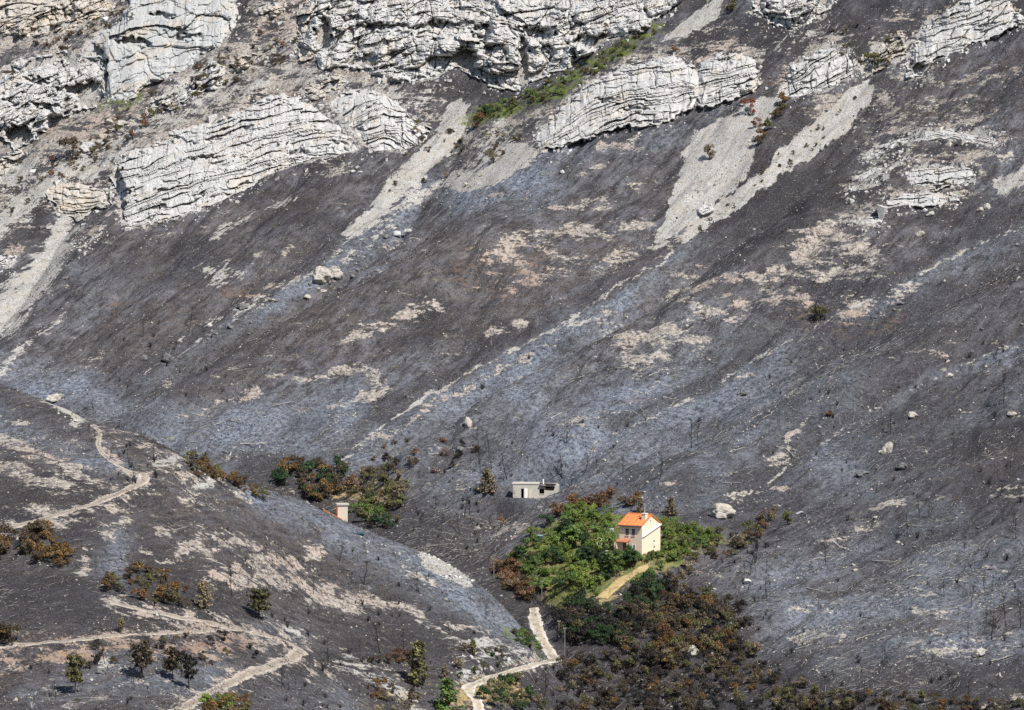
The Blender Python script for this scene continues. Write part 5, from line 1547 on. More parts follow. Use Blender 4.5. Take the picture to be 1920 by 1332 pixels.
SINGLE = [(1405, 216, 1.7, 'red', 'round dark red bush at the head of the scree tongue'), (1417, 240, 1.2, 'red', 'smaller red bush just below the round one'),
          (1472, 196, 1.6, 'orange', 'golden bush at the top of the bush row on the scree'), (1466, 210, 1.3, 'olive', 'olive bush second from the top of the bush row'), (1452, 225, 1.3, 'orange', 'golden bush in the middle of the bush row'),
          (1440, 245, 1.4, 'olive', 'olive bush below the middle of the bush row'), (1428, 260, 1.5, 'orange', 'dark golden bush low in the bush row'), (1420, 274, 1.5, 'brown', 'brown bush at the foot of the bush row'),
          (1332, 300, 1.7, 'tan', 'lone tan bush on the scree'), (1640, 130, 2.3, 'olive', 'tall olive bush between two crags'), (1527, 602, 2.1, 'olive', 'olive bush alone on the mottled soil patch'),
          (1557, 780, 0.9, 'orange', 'tiny golden bush alone on the ashy slope'), (1372, 22, 1.7, 'olive', 'olive bush beside the crag at the top edge'), (1265, 98, 1.2, 'rusty', 'rusty bush at the upper end of the green strip'),
          (895, 240, 1.6, 'rusty', 'rusty bush at the lower end of the green strip'), (905, 220, 1.9, 'dark green', 'dark green bush at the lower end of the green strip'), (135, 300, 2.4, 'brown', 'wide brown bush beside the white rock on the terrace'),
          (926, 305, 1.8, 'tan', 'tan bush in the middle of the pale scree'), (1435, 980, 1.5, 'tan', 'tan bush on the ash right of the pale boulder'), (1478, 985, 1.4, 'olive', 'olive bush on the ash, outermost right of the garden'),
          (940, 985, 1.0, 'orange', 'small golden bush on the burnt ground above the bin'), (20, 150, 1.4, 'brown', 'brown bush at the foot of the cream corner rock'), (885, 1222, 1.0, 'brown', 'upright brown bush on the lower hill'), (860, 1255, 1.2, 'tan', 'tan bush above the lower track')]
PLAN = []
for zi, (poly, n, (r0, r1), cols, where, grp) in enumerate(ZONES):
    keys = list(cols); wts = [cols[k] for k in keys]
    for u, v in in_zone(poly, n, 5.5 if r1 > 1 else 4.0):
        if zi == 0 and (in_poly(np.array(u), np.array(v), HOUSE_KEEP) or in_poly(np.array(u), np.array(v), PATH_KEEP)):
            continue
        x, y, z = foot(u, v)
        if zi == 0 and u > 1238 and random.random() < 0.1:
            continue
        if zi == 6 and in_poly(np.array(u), np.array(v), PATH_KEEP):
            continue
        if zi == 0 and math.hypot(x - HX, y - HY - 2) < 6.2 and v < 1046:
            continue
        c = random.choices(keys, wts)[0]
        r = random.uniform(r0, r1)
        if zi == 0 and u > 1238:
            r *= 0.6; c = random.choice(['green', 'bright green', 'bright green', 'olive'])
        wh = where
        if zi == 0:
            if v > 1048 and u < 1150: wh = 'on the garden slope above the track'
            elif v > 1035 and u < 1250: wh = 'on the garden slope just below the house'
            elif u > 1235: wh = 'in the garden to the right of the house'
            elif u > 1090: wh = 'in the garden left of the house'
            else: wh = 'at the far left side of the garden'
        size = 'large' if r > r0 + 0.7 * (r1 - r0) else ('small' if r < r0 + 0.3 * (r1 - r0) else 'medium')
        PLAN.append((x, y, z, r, c, f'{size} {c} shrub {wh}', grp))
for u, v, r, c, lab in SINGLE:
    x, y, z = foot(u, v)
    PLAN.append((x, y, z, r, c, lab, None))
BURNT = [
    ([(1400, 965), (1650, 900), (1920, 860), (1920, 1332), (1650, 1310), (1450, 1220), (1390, 1090)], 24, 60, 'on the lower right ash slope'),
    ([(700, 830), (900, 800), (1300, 760), (1420, 880), (1100, 925), (800, 900)], 9, 22, 'on the ashy slope above the grey ruin'),
    ([(740, 890), (960, 870), (960, 1000), (880, 1040), (760, 1000)], 12, 40, 'on charred ground between chimney and ruin'),
    ([(1440, 640), (1920, 600), (1920, 860), (1450, 900)], 6, 36, 'on the stony ashen slope'),
    ([(100, 640), (420, 600), (430, 760), (150, 780)], 5, 24, 'in the hollow behind the near hill'),
    ([(200, 820), (300, 850), (300, 920), (200, 900)], 4, 16, 'by the slanting track on the near hill'),
    ([(60, 1230), (360, 1230), (330, 1330), (40, 1335)], 7, 14, 'on the black flat below the ochre bank'),
    ([(400, 960), (760, 1050), (980, 1190), (900, 1250), (640, 1240), (420, 1150)], 7, 36, 'on the near hill flank'),
    ([(520, 1240), (700, 1240), (820, 1330), (480, 1335)], 6, 26, 'around the rubble gully below the hairpin'),
    ([(1040, 1225), (1200, 1260), (1300, 1345), (960, 1345)], 4, 40, 'in black scrub at the valley bottom'),
    ([(1330, 1010), (1440, 1000), (1450, 1180), (1390, 1150)], 8, 30, 'between garden and ash slope'),
    ([(1150, 1160), (1400, 1140), (1500, 1260), (1650, 1300), (1700, 1345), (1200, 1345)], 12, 60, 'among the scorched valley thicket'),
    ([(640, 560), (1300, 520), (1250, 740), (700, 760)], 2, 14, 'on the open middle of the mountainside'),
]
PLAN_B = []
for poly, nt, nb, wh in BURNT:
    for u, v in in_zone(poly, nt, 9): PLAN_B.append(('tree', *foot(u, v), wh, u, v))
    for u, v in in_zone(poly, nb, 5): PLAN_B.append(('bush', *foot(u, v), wh, u, v))
for u, v, h in [(1393, 1000, 0), (1770, 1120, 6.5), (1845, 1110, 5), (1860, 1200, 6.5), (1913, 1178, 5.5), (1548, 1060, 5), (1535, 1140, 5.5), (105, 1312, 6.5), (940, 1085, 0), (1820, 1140, 4), (712, 1225, 4.2), (675, 1230, 3.5), (435, 1118, 3.2), (1308, 825, 3), (1168, 888, 4), (1238, 900, 4)]:
    if h: PLAN_B.append(('tree', *foot(u, v), 'standing out on the burnt slope', u, v))
PINES = [  # u, v of the foot, height px, shape, colour, label, width factor
    (382, 1142, 54, 'cone', 'tan', 'scorched tan pine above the straight track', 1.15), (486, 1162, 58, 'round', 'olive', 'bushy scorched olive pine above the hairpin', 1.25), (265, 1273, 74, 'round', 'brown', 'dark umbrella shaped pine on the black flat, largest of three', 1.0),
    (324, 1277, 64, 'round', 'brown', 'smaller dark pine to the right of the largest on the black flat', 0.85), (141, 1300, 72, 'round', 'olive', 'thin leaning pine left of the other two on the black flat', 0.85), (354, 1292, 66, 'round', 'black', 'blackened thin pine at the right end of the black flat', 0.8),
    (785, 1288, 86, 'column', 'olive', 'tall scorched olive pine beside a rusty shrub', 1.15), (840, 1338, 66, 'cone', 'green', 'living green pine at the bottom edge', 1.35), (914, 926, 50, 'cone', 'tan', 'grey scorched conifer left of the grey ruin', 1.15), (1258, 968, 36, 'cone', 'tan', 'small scorched conifer behind the orange roof', 1.15),
    (1201, 962, 30, 'cone', 'tan', 'pale scorched conifer rising just above the house', 1.0), (834, 1276, 32, 'column', 'tan', 'slim tan sapling near the green pine', 1.1), (227, 1188, 30, 'round', 'tan', 'sparse tan sapling by the terrace path', 0.8), (887, 1228, 30, 'column', 'olive', 'slim olive sapling on the lower hill', 1.1),
    (1450, 972, 24, 'cone', 'tan', 'small tan conifer on the ash beyond the garden', 1.2), (1075, 1030, 46, 'round', 'green', 'rounded green tree at the middle of the garden', 1.25), (1100, 1062, 40, 'round', 'dark green', 'rounded dark tree in front of the low garden wall', 1.25), (975, 1060, 36, 'round', 'dark green', 'dark tree at the outer left end of the garden', 1.3),
    (1150, 1076, 44, 'round', 'green', 'green tree hiding the foot of the house', 1.35), (1182, 1066, 34, 'round', 'dark green', 'dark green tree under the house porch', 1.4), (1062, 1005, 30, 'round', 'dark green', 'dark tree at the upper left corner of the garden', 1.3), (1110, 985, 30, 'round', 'green', 'light green tree at the top of the garden', 1.2)]
PLAN_P = [(*foot(p[0], p[1]), *p[2:]) for p in PINES]
BOULD = [(603, 533, 24, 21, 'B', 'huge pale boulder alone on the brown slope'), (628, 520, 16, 15, 'B', 'smaller boulder leaning on the huge pale one'), (313, 678, 13, 12, 'S', 'rounded dark boulder in the hollow behind the near hill'), (271, 676, 9, 7, 'S', 'small sooty boulder left of the rounded dark one'),
         (100, 755, 17, 11, 'B', 'grey boulder perched on the near crest'), (879, 801, 9, 13, 'B', 'upright pale stone on the ashy slope'), (1356, 972, 26, 17, 'B', 'big pale boulder right of the garden'), (1725, 444, 10, 8, 'B', 'round grey boulder high on the burnt slope'),
         (1667, 848, 9, 15, 'B', 'tall pale boulder on the stony ashen slope'), (1657, 852, 6, 10, 'B', 'small stone beside the tall pale boulder'), (1692, 880, 15, 9, 'S', 'broad sooty boulder below the tall pale one'), (1711, 785, 12, 8, 'B', 'tan boulder with dark underside on the ashen slope'), (1898, 782, 11, 9, 'B', 'pink grey boulder near the picture edge'),
         (1781, 707, 9, 5, 'B', 'flat pale stone on the ashen slope'), (1391, 742, 10, 6, 'S', 'dark low boulder in the ashy gully'), (1617, 892, 13, 7, 'S', 'low grey boulder left of the broad sooty one'), (745, 444, 10, 9, 'W', 'pale boulder at the head of the rocky gully'), (765, 439, 9, 8, 'W', 'second pale boulder at the head of the rocky gully'), (722, 448, 8, 6, 'S', 'sooty boulder at the head of the rocky gully'),
         (163, 285, 14, 13, 'W', 'bright white rock on the brown terrace'), (228, 238, 14, 8, 'B', 'rubble boulder above the bright white rock'), (204, 235, 11, 8, 'B', 'grey boulder next to the rubble boulder'), (503, 566, 9, 6, 'B', 'pale stone low in the rocky gully'), (393, 613, 6, 5, 'W', 'small white stone in the rocky gully'), (455, 580, 12, 7, 'S', 'dark boulder in the rocky gully'), (1300, 1232, 14, 14, 'B', 'pale rock face in the golden thicket'), (1335, 1236, 7, 8, 'B', 'small pale rock in the golden thicket'),
         (863, 845, 10, 6, 'S', 'dark boulder above the grey ruin'), (1745, 405, 9, 6, 'B', 'grey boulder at the edge of the upper gully'), (1852, 392, 8, 7, 'B', 'grey boulder beside the pale scree at the picture edge'), (1838, 397, 7, 6, 'B', 'stone beside the grey boulder near the picture edge'), (1055, 325, 5, 4, 'W', 'tiny pale boulder below the broad slab'), (670, 316, 5, 4, 'W', 'pale block below the long slab'), (662, 324, 5, 4, 'W', 'second pale block below the long slab'), (675, 326, 6, 4, 'W', 'third pale block below the long slab'),
         (1840, 1230, 15, 9, 'B', 'pale boulder on the lower ashy slope'), (1400, 1095, 10, 7, 'W', 'white stone between garden and ashy slope'), (1500, 965, 9, 4, 'W', 'flat white stone on the ash'), (80, 430, 7, 5, 'S', 'sooty stone left of the dark ledges'), (740, 1270, 6, 4, 'S', 'small stone in the rubble gully')]
PLAN_R = [(*foot(b[0], b[1]), *b[2:]) for b in BOULD]
RZ_ = [([(1480, 640), (1920, 420), (1920, 900), (1500, 940)], 40, 'scattered over the stony ashen slope', 'BSSS'), ([(600, 520), (740, 420), (790, 420), (640, 540), (380, 640), (330, 660), (480, 570)], 34, 'in the rocky gully', 'SSB'), ([(1480, 960), (1920, 920), (1920, 1250), (1500, 1200)], 30, 'on the lower ashy slope', 'BSS'),
       ([(860, 1210), (1005, 1225), (960, 1255), (840, 1275)], 26, 'in the pale rubble above the lower track', 'WB'), ([(792, 1034), (890, 1085), (880, 1100), (830, 1090)], 26, 'in the white rubble on the near crest', 'W'), ([(640, 1235), (790, 1320), (760, 1330), (620, 1250)], 22, 'in the rubble gully near the bottom', 'SBW'),
       ([(180, 1235), (290, 1235), (280, 1265), (180, 1262)], 16, 'on the rubble heap below the ochre bank', 'SB'), ([(190, 1000), (250, 1000), (245, 1065), (195, 1070)], 22, 'in dark rubble below the hill track', 'S'), ([(380, 888), (430, 890), (440, 905), (370, 900)], 14, 'by the orange shrubs on the near crest', 'WB'), ([(100, 755), (150, 790), (130, 795), (95, 765)], 12, 'below the boulder perched on the near crest', 'B'), ([(200, 225), (250, 225), (250, 250), (190, 250)], 10, 'in the rubble on the brown terrace', 'B')]
PLAN_R2 = []
for poly, n, wh, cs in RZ_:
    for u, v in in_zone(poly, n, 4):
        PLAN_R2.append((*foot(u, v), random.uniform(2.0, 4.6) if random.random() < 0.85 else random.uniform(4.6, 8), random.choice(cs), wh))
LOGZ = [([(330, 830), (400, 760), (560, 735), (680, 770), (640, 820), (470, 850)], 34, 'on the pale round ridge'), ([(940, 720), (1200, 650), (1290, 720), (1200, 800), (980, 810)], 34, 'on the middle ash slope'), ([(1480, 1000), (1920, 960), (1920, 1270), (1500, 1230)], 60, 'on the lower right ash slope'),
        ([(1250, 900), (1480, 840), (1480, 920), (1300, 950)], 12, 'on the ash above the pale boulder'), ([(760, 850), (900, 830), (900, 880), (780, 890)], 8, 'on the charred slope above the grey ruin'), ([(330, 960), (600, 1010), (560, 1100), (330, 1080)], 12, 'on the near hill flank'), ([(1250, 720), (1500, 700), (1560, 860), (1300, 880)], 16, 'on the blue grey ash above the garden')]
PLAN_L = []
for poly, n, wh in LOGZ:
    for u, v in in_zone(poly, n, 7):
        PLAN_L.append((*foot(u, v), wh))

# ---- now build them: garden shrubs, then the scorched ones that show largest; the rest is undergrowth
GREENS = ('green', 'dark green', 'bright green')
gard = [p for p in PLAN if p[6] == 'green shrubs of the garden']
rest = [p for p in PLAN if p[6] != 'green shrubs of the garden']
rest.sort(key=lambda p: (p[6] is not None, -p[3] / p[1]))
few = {}
indiv, mass = [], []
for p in rest:                                               # every belt keeps its largest plants as single shrubs
    k = p[5].split(' shrub ')[-1]
    few[k] = few.get(k, 0) + 1
    (indiv if p[6] is None or few[k] <= 12 else mass).append(p)
while len(indiv) < 290 and mass:
    indiv.append(mass.pop(0))
gard.sort(key=lambda p: -p[3])
indiv += gard[:170]
mass += gard[170:]
for x, y, z, r, c, lab, grp in indiv:
    i = random.randrange(7)
    put('garden_shrub' if grp == 'green shrubs of the garden' else 'shrub', shrub_mesh(i, c), x, y, z - 0.05, r * 1.15, lab, 'shrub', grp, sz=r * random.uniform(1.15, 1.75), tilt=0.12)
cols = list(LEAF)
for nm, lo, lab in (('valley_undergrowth', lambda p: p[1] < 1290, 'mixed scorched undergrowth filling garden and valley'), ('mountain_undergrowth', lambda p: p[1] >= 1290, 'small dry shrubs scattered among cliffs and scree')):
    VV, FF, MM, TT = [], [], [], []
    b0 = 0
    for x, y, z, r, c, _, _ in [p for p in mass if lo(p)]:
        V, F, mi, tone = SHRUB_GEO[4 + random.randrange(3)]
        a = random.uniform(0, 6.283); ca, sa = math.cos(a), math.sin(a)
        sz = r * random.uniform(1.1, 1.7)
        W = np.stack([(V[:, 0] * ca - V[:, 1] * sa) * r * 1.15 + x, (V[:, 0] * sa + V[:, 1] * ca) * r * 1.15 + y, V[:, 2] * sz + z - 0.05], 1)
        VV.append(W); FF.append(F + b0); MM.append(np.where(mi == 0, cols.index(c), len(cols))); TT.append(np.clip(tone + random.uniform(-0.15, 0.15), 0, 1)); b0 += len(V)
    me = mesh_np(nm, np.concatenate(VV), np.concatenate(FF), [LEAF[c] for c in cols] + [M_BARK], mat_idx=np.concatenate(MM))
    set_tone(me, np.concatenate(TT))
    tag(add_obj(nm, me), lab, kind='stuff')
NB = 0
BRUSH = []
random.shuffle(PLAN_B)
for kind, x, y, z, wh, u, v in PLAN_B:
    if kind == 'tree':
        h = min(6.5, max(1.8, random.lognormvariate(1.25, 0.35)))
        sz = 'tall' if h > 4.2 else ('short' if h < 2.9 else 'medium')
        put('burnt_tree', random.choice(TREE_ME), x, y, z, h * random.uniform(0.9, 1.2), f'{sz} charred bare tree {wh}', 'tree', 'charred trees', sz=h, tilt=0.14)
    else:
        r = random.uniform(0.5, 1.5)
        sz = 'large' if r > 1.2 else ('small' if r < 0.8 else 'medium')
        grey = random.random() < 0.12
        NB += 1
        if NB > 280:
            BRUSH.append((x, y, z, min(r, 0.9)))
            continue
        put('burnt_bush', random.choice(BUSH_GREY if grey else BUSH_ME), x, y, z, r, f"{sz} {'grey' if grey else 'black'} burnt bush {wh}", 'bush', 'leafless burnt bushes', tilt=0.15)
VV, FF = [], []
b0 = 0
for x, y, z, r in BRUSH:                                     # the lesser burnt bushes as one mass
    V, F = random.choice(_bush)
    a = random.uniform(0, 6.283); ca, sa = math.cos(a), math.sin(a)
    VV.append(np.stack([(V[:, 0] * ca - V[:, 1] * sa) * r + x, (V[:, 0] * sa + V[:, 1] * ca) * r + y, V[:, 2] * r + z], 1)); FF.append(F + b0); b0 += len(V)
tag(add_obj('burnt_brush', mesh_np('burnt_brush', np.concatenate(VV), np.concatenate(FF), M_CHAR)), 'low black burnt brush dotted over the slopes', kind='stuff')
PINE_SRC = {}
for k, (x, y, z, hpx, shape, col, lab, wf) in enumerate(PLAN_P):
    h = hpx * y / FPX * 1.03
    src = (shape, k % 3)
    if src not in PINE_SRC:
        PINE_SRC[src] = pine_geo(500 + 7 * (k % 3) + len(shape), 1000 if shape != 'column' else 800, shape, {'cone': 0.08, 'round': 0.34, 'column': 0.12}[shape] if lab.find('garden') < 0 else 0.15)
    (V, F, tone), (V2, F2) = PINE_SRC[src]
    o = empty('pine_tree' if 'green tree' not in lab and 'dark tree' not in lab and 'rounded' not in lab else 'garden_tree', (x, y, z - 0.05), random.uniform(0, 6.28))
    o.scale = (h * wf, h * wf, h)
    tag(o, lab, 'tree')
    me = mesh_np('crown', V, F, LEAF[col]); set_tone(me, tone)
    add_obj('crown', me, o)
    add_obj('trunk', mesh_np('trunk', V2, F2, M_CHAR if col in ('black', 'brown') else M_BARK), o)


def boulder_mesh(seed, mat, rough=0.13, sub=3):
    import bmesh
    rng = np.random.default_rng(seed)
    bm = bmesh.new()
    bmesh.ops.create_icosphere(bm, subdivisions=sub, radius=1.0)
    P = np.array([v.co[:] for v in bm.verts])
    D = rng.normal(size=(16, 3)); D /= np.linalg.norm(D, axis=1, keepdims=True)
    off = rng.uniform(0.55, 0.98, 16)
    dots = P @ D.T
    lim = np.where(dots > 0.12, off[None] / np.maximum(dots, 0.12), 9).min(1)
    rr = np.minimum(lim, 1.12) + rough * fbm(P[:, 0] * 2.3 + 9 + seed, P[:, 1] * 2.3 + P[:, 2] * 1.7, 3, seed)
    P = P * rr[:, None]
    for v, p in zip(bm.verts, P):
        v.co = p
    me = bpy.data.meshes.new('boulder')
    bm.to_mesh(me); bm.free()
    me.materials.append(mat)
    return me


BM = {c: [boulder_mesh(700 + i, m) for i in range(5)] for c, m in (('B', M_BOULDER), ('S', M_CHAR_STONE), ('W', M_ROCK))}
BIG = {c: [boulder_mesh(760 + i, m, 0.24, 4) for i in range(3)] for c, m in (('B', M_BOULDER), ('S', M_CHAR_STONE), ('W', M_ROCK))}
for x, y, z, ru, rv, c, lab in PLAN_R:
    s = y / FPX
    o = put('boulder', random.choice(BIG[c] if ru > 11 else BM[c]), x, y + 0.3 * ru * s, z + rv * s * 0.5, 1, lab, 'boulder', tilt=0.3)
    o.scale = (ru * s * 1.05, ru * s * 0.9, rv * s * 0.95)
    o.rotation_euler[2] = random.uniform(-0.4, 0.4)
for x, y, z, rp, c, wh in PLAN_R2:
    s = y / FPX * rp
    nm = {'B': 'grey', 'S': 'sooty dark', 'W': 'white'}[c]
    sz = 'large' if rp > 4.4 else ('small' if rp < 3.0 else 'medium')
    o = put('boulder', random.choice(BM[c]), x, y, z + s * 0.1, 1, f'{sz} {nm} stone {wh}', 'stone', 'loose stones', tilt=0.5)
    o.scale = (s * random.uniform(0.9, 1.4), s * random.uniform(0.8, 1.2), s * random.uniform(0.6, 1.0))


def log_mesh(seed, mat):
    rng = np.random.default_rng(seed)
    pts = [np.array([t - 0.5, 0.085 * rng.normal(), 0.02 + 0.015 * rng.normal()]) for t in np.linspace(0, 1, 6)]
    P = [(pts[i], pts[i + 1], 0.022 - 0.003 * i, 0.022 - 0.003 * (i + 1)) for i in range(5)]
    for b in range(rng.integers(2, 6)):
        i = rng.integers(1, 5); a = rng.uniform(-1, 1)
        e = pts[i] + np.array([rng.uniform(0.08, 0.3), a * 0.25, 0.05 * rng.uniform(0, 1)])
        P.append((pts[i], e, 0.014, 0.006))
    V, F = stems_np(P, 5)
    return mesh_np('fallen_branch', V, F, mat)


LM = [log_mesh(800 + i, M_BLEACH if i < 5 else M_GREYWOOD) for i in range(7)]
for x, y, z, wh in PLAN_L:
    L = min(6.0, random.lognormvariate(0.85, 0.42))
    i = random.randrange(7)
    a = random.choice([random.gauss(0.4, 0.5), random.gauss(-0.5, 0.5)])
    dx, dy = math.cos(a) * 0.5 * L, math.sin(a) * 0.5 * L
    z0, z1 = float(ground_z(x - dx, y - dy)), float(ground_z(x + dx, y + dy))
    sz = 'long' if L > 3.6 else ('short' if L < 2.4 else 'crooked')
    o = put('fallen_branch', LM[i], x, y, (z0 + z1) / 2 + 0.08, L, f"{sz} {'bleached' if i < 5 else 'ash grey'} fallen branch {wh}", 'branch', 'fallen branches on the ash', rz=a)
    o.rotation_euler = (0, -math.atan2(z1 - z0, L), a)

# ---------------------------------------------------------------- uncountable litter: stones, charred stubble, twigs, dry grass
def scatter(n, weight_fn, seed):
    """random ground points in view, thinned by a weight of the cover there"""
    rng = np.random.default_rng(seed)
    X = []; 
    m = n * 12
    x = rng.uniform(-138, 138, m); y = rng.uniform(935, 1620, m)
    z = ground_z(x, y)
    u, v = project(x, y, z)
    ok = (u > -60) & (u < 1980) & (v > -60) & (v < 1392)
    x, y, z = x[ok], y[ok], z[ok]
    i = np.clip(np.searchsorted(XS, x), 0, len(XS) - 1); j = np.clip(np.searchsorted(YS, y), 0, len(YS) - 1)
    A = ATT[j, i]
    w = weight_fn(A, x, y, u[ok], v[ok], WF[j, i])
    k = rng.random(len(x)) < w
    x, y, z = x[k][:n], y[k][:n], z[k][:n]
    return np.stack([x, y, z], 1), rng


def clump(x, y, sc, seed):
    return sstep(-0.15, 0.35, fbm(x / sc, y / sc, 3, seed))


# broken blocks round the rock faces
RP = []
for r in ROCKS:
    pl = r['poly']
    for i in range(len(pl)):
        (u0, v0), (u1, v1) = pl[i], pl[(i + 1) % len(pl)]
        L = math.hypot(u1 - u0, v1 - v0)
        for _ in range(int(L / 3.0)):
            t = random.random()
            u = u0 + t * (u1 - u0) + random.gauss(0, 7); v = v0 + t * (v1 - v0) + random.gauss(4, 8)
            if -30 < u < 1950 and v > -25 and random.random() < 0.75:
                RP.append(hit(u, v, 1150))
rng = np.random.default_rng(77)
RP = np.array(RP); n = len(RP)
sz = np.exp(rng.normal(math.log(0.24), 0.5, n))
cube = np.array([(-1, -1, -1), (1, -1, -1), (1, 1, -1), (-1, 1, -1), (-1, -1, 1), (1, -1, 1), (1, 1, 1), (-1, 1, 1)], float)
cf = np.array([(0, 3, 2, 1), (4, 5, 6, 7), (0, 1, 5, 4), (1, 2, 6, 5), (2, 3, 7, 6), (3, 0, 4, 7)])
an_ = rng.uniform(0, 6.283, n)
Vb = cube[None] * sz[:, None, None] * rng.uniform(0.45, 1.1, (n, 1, 3)) + rng.normal(size=(n, 8, 3)) * sz[:, None, None] * 0.22
Vr = np.stack([Vb[..., 0] * np.cos(an_)[:, None] - Vb[..., 1] * np.sin(an_)[:, None], Vb[..., 0] * np.sin(an_)[:, None] + Vb[..., 1] * np.cos(an_)[:, None], Vb[..., 2] + 0.3 * Vb[..., 0]], -1) + RP[:, None]
tag(add_obj('rock_rubble', mesh_np('rock_rubble', Vr.reshape(-1, 3), (cf[None] + (np.arange(n) * 8)[:, None, None]).reshape(-1, 4), M_ROCK)), 'broken pale blocks strewn round the cliffs and slabs', kind='stuff')
P, rng = scatter(36000, lambda A, x, y, u, v, w: np.clip(0.16 + 0.5 * A[:, 2] + 0.6 * A[:, 0] + 0.25 * A[:, 1], 0, 1) * (0.2 + 0.8 * clump(x, y, 9, 201)) * (1 - 0.9 * np.clip(A[:, 4] + A[:, 5], 0, 1)), 31)
n = len(P)
oct_ = np.array([(1, 0, 0), (-1, 0, 0), (0, 1, 0), (0, -1, 0), (0, 0, 1), (0, 0, -1)], float)
of = np.array([(0, 2, 4), (2, 1, 4), (1, 3, 4), (3, 0, 4), (2, 0, 5), (1, 2, 5), (3, 1, 5), (0, 3, 5)])
sz = np.exp(rng.normal(math.log(0.115), 0.45, n))
V = oct_[None] * (sz[:, None, None] * rng.uniform(0.6, 1.3, (n, 6, 1))) + rng.normal(size=(n, 6, 3)) * sz[:, None, None] * 0.25 + P[:, None] + np.array([0, 0, 0.05])
F = (of[None] + (np.arange(n) * 6)[:, None, None]).reshape(-1, 3)
for k, (nm, mt) in enumerate((('loose_stones', M_BOULDER), ('sooty_stones', M_CHAR_STONE))):
    sel = (rng.random(n) < 0.55) == (k == 0) if k == 0 else ~_sel
    if k == 0: _sel = sel
    Fs = F.reshape(n, 8, 3)[sel].reshape(-1, 3)
    us_ = np.unique(Fs); re = np.zeros(n * 6, np.int32); re[us_] = np.arange(len(us_))
    tag(add_obj(nm, mesh_np(nm, V.reshape(-1, 3)[us_], re[Fs], mt)), f"{'pale' if k == 0 else 'sooty'} stones strewn over the burnt slopes", kind='stuff')


def tufts(n, weight, seed, nm, mat, hr, wr, blades, lab, spread=0.35):
    P, rng = scatter(n, weight, seed)
    n = len(P)
    h = rng.uniform(*hr, (n, blades)); a = rng.uniform(0, 6.283, (n, blades)); sp = rng.uniform(0, spread, (n, blades))
    base = P[:, None] + np.stack([np.cos(a) * sp, np.sin(a) * sp, np.full_like(a, -0.05)], -1)
    lean = rng.normal(size=(n, blades, 3)) * 0.35; lean[..., 2] = 1
    tip = base + lean * h[..., None]
    b2 = rng.uniform(0, 6.283, (n, blades)); w = rng.uniform(*wr, (n, blades))
    off = np.stack([np.cos(b2) * w, np.sin(b2) * w, np.zeros_like(w)], -1)
    V = np.stack([base - off, base + off, tip], 2).reshape(-1, 3)
    F = np.arange(len(V)).reshape(-1, 3)
    tag(add_obj(nm, mesh_np(nm, V, F, mat)), lab, kind='stuff')


W_DARK = lambda A, x, y, u, v, w: (0.06 + 0.94 * clump(x, y, 3.5, 211)) * np.clip(0.75 - 0.9 * A[:, 0] + 0.4 * A[:, 1] - np.clip(A[:, 4] + A[:, 5], 0, 1), 0.02, 1)
tufts(34000, W_DARK, 41, 'charred_stubble', plain('charred_stubble', (0.042, 0.038, 0.037), 0.4, 0.5), (0.14, 0.5), (0.03, 0.08), 5, 'charred black scrub stubble over the burnt slopes')
tufts(9000, lambda A, x, y, u, v, w: np.clip(0.15 + A[:, 3] + A[:, 7], 0, 1) * clump(x, y, 7, 221), 43, 'brown_stubble', plain('brown_stubble', (0.13, 0.095, 0.065), 0.3, 1.0), (0.2, 0.55), (0.03, 0.08), 5, 'dry brown scrub stubble over the slopes')
tufts(5000, lambda A, x, y, u, v, w: np.clip(A[:, 5], 0, 1), 45, 'dry_grass', plain('dry_grass', (0.42, 0.33, 0.15), 0.25, 1.0), (0.2, 0.55), (0.03, 0.07), 6, 'yellow dry grass of the garden and the bank')
tufts(9000, lambda A, x, y, u, v, w: np.clip(A[:, 4], 0, 1), 46, 'green_grass', plain('green_grass', (0.15, 0.19, 0.05), 0.3, 1.0), (0.2, 0.5), (0.04, 0.09), 6, 'green ground plants of garden and strip')
P, rng = scatter(17000, lambda A, x, y, u, v, w: np.clip(0.10 + 0.6 * A[:, 2] + 0.25 * A[:, 6] + 0.3 * (v > 950), 0, 1) * np.where(w > 0.5, 0.22, 1) * (0.15 + 0.85 * clump(x, y, 12, 231)) * (v > 420), 51)
n = len(P)
a = rng.normal(0.2, 0.9, n); L = np.exp(rng.normal(math.log(0.5), 0.5, n))
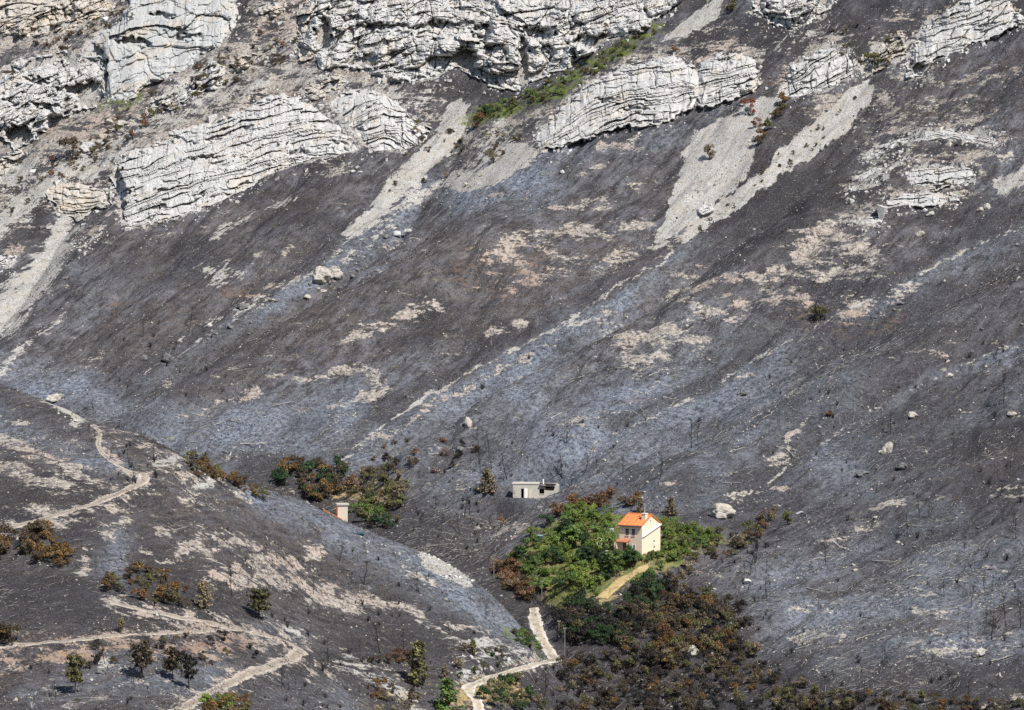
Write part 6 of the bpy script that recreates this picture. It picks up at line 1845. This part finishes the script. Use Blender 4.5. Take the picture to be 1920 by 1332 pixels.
e0 = P[:, :2] - np.stack([np.cos(a), np.sin(a)], 1) * L[:, None]; e1 = P[:, :2] + np.stack([np.cos(a), np.sin(a)], 1) * L[:, None]
A0 = np.column_stack([e0, ground_z(e0[:, 0], e0[:, 1]) + 0.05]); A1 = np.column_stack([e1, ground_z(e1[:, 0], e1[:, 1]) + rng.uniform(0.05, 0.35, n)])
wd = rng.uniform(0.022, 0.05, n)
up = np.array([0, 0, 1.0]); sd_ = np.stack([-np.sin(a), np.cos(a), np.zeros(n)], 1)
V = np.stack([A0 + up * wd[:, None], A0 + sd_ * wd[:, None], A0 - sd_ * wd[:, None], A1 + up * wd[:, None] * .5, A1 + sd_ * wd[:, None] * .5, A1 - sd_ * wd[:, None] * .5], 1)
F = np.array([(0, 1, 4, 3), (0, 3, 5, 2), (1, 2, 5, 4)])[None] + (np.arange(n) * 6)[:, None, None]
tag(add_obj('fallen_twigs', mesh_np('fallen_twigs', V.reshape(-1, 3), F.reshape(-1, 4), M_GREYWOOD)), 'pale twigs littering the ash', kind='stuff')

# ---------------------------------------------------------------- look-alikes that share a label are told apart by their order across the picture
ORD = ['leftmost', 'second from left', 'third from left', 'fourth from left', 'fifth from left', 'sixth from left', 'seventh from left', 'eighth from left']
by_label = {}
for o in COL.objects:
    if o.parent is None and o.get('group') and o.get('label'):
        by_label.setdefault(o['label'], []).append(o)
for lab, os_ in by_label.items():
    if len(os_) < 2:
        continue
    uv = {o.name: project(*o.location) for o in os_}
    def number(items, pre):
        items.sort(key=lambda q: uv[q.name][0])
        for i, q in enumerate(items):
            t = lab + ', ' + (pre + ' ' if pre else '') + (ORD[i] if len(items) > 1 else '')
            t = t.strip().rstrip(',')
            if len(t.replace(',', ' ').split()) <= 16:
                q['label'] = t
    if len(os_) <= 8:
        number(os_, '')
    else:
        rows = sorted(os_, key=lambda q: uv[q.name][1])
        nr = 2 if len(rows) <= 16 else 3
        names = ['upper row', 'lower row'] if nr == 2 else ['upper row', 'middle row', 'lower row']
        for k in range(nr):
            part_ = rows[k * len(rows) // nr:(k + 1) * len(rows) // nr]
            if len(part_) <= 8:
                number(part_, names[k])
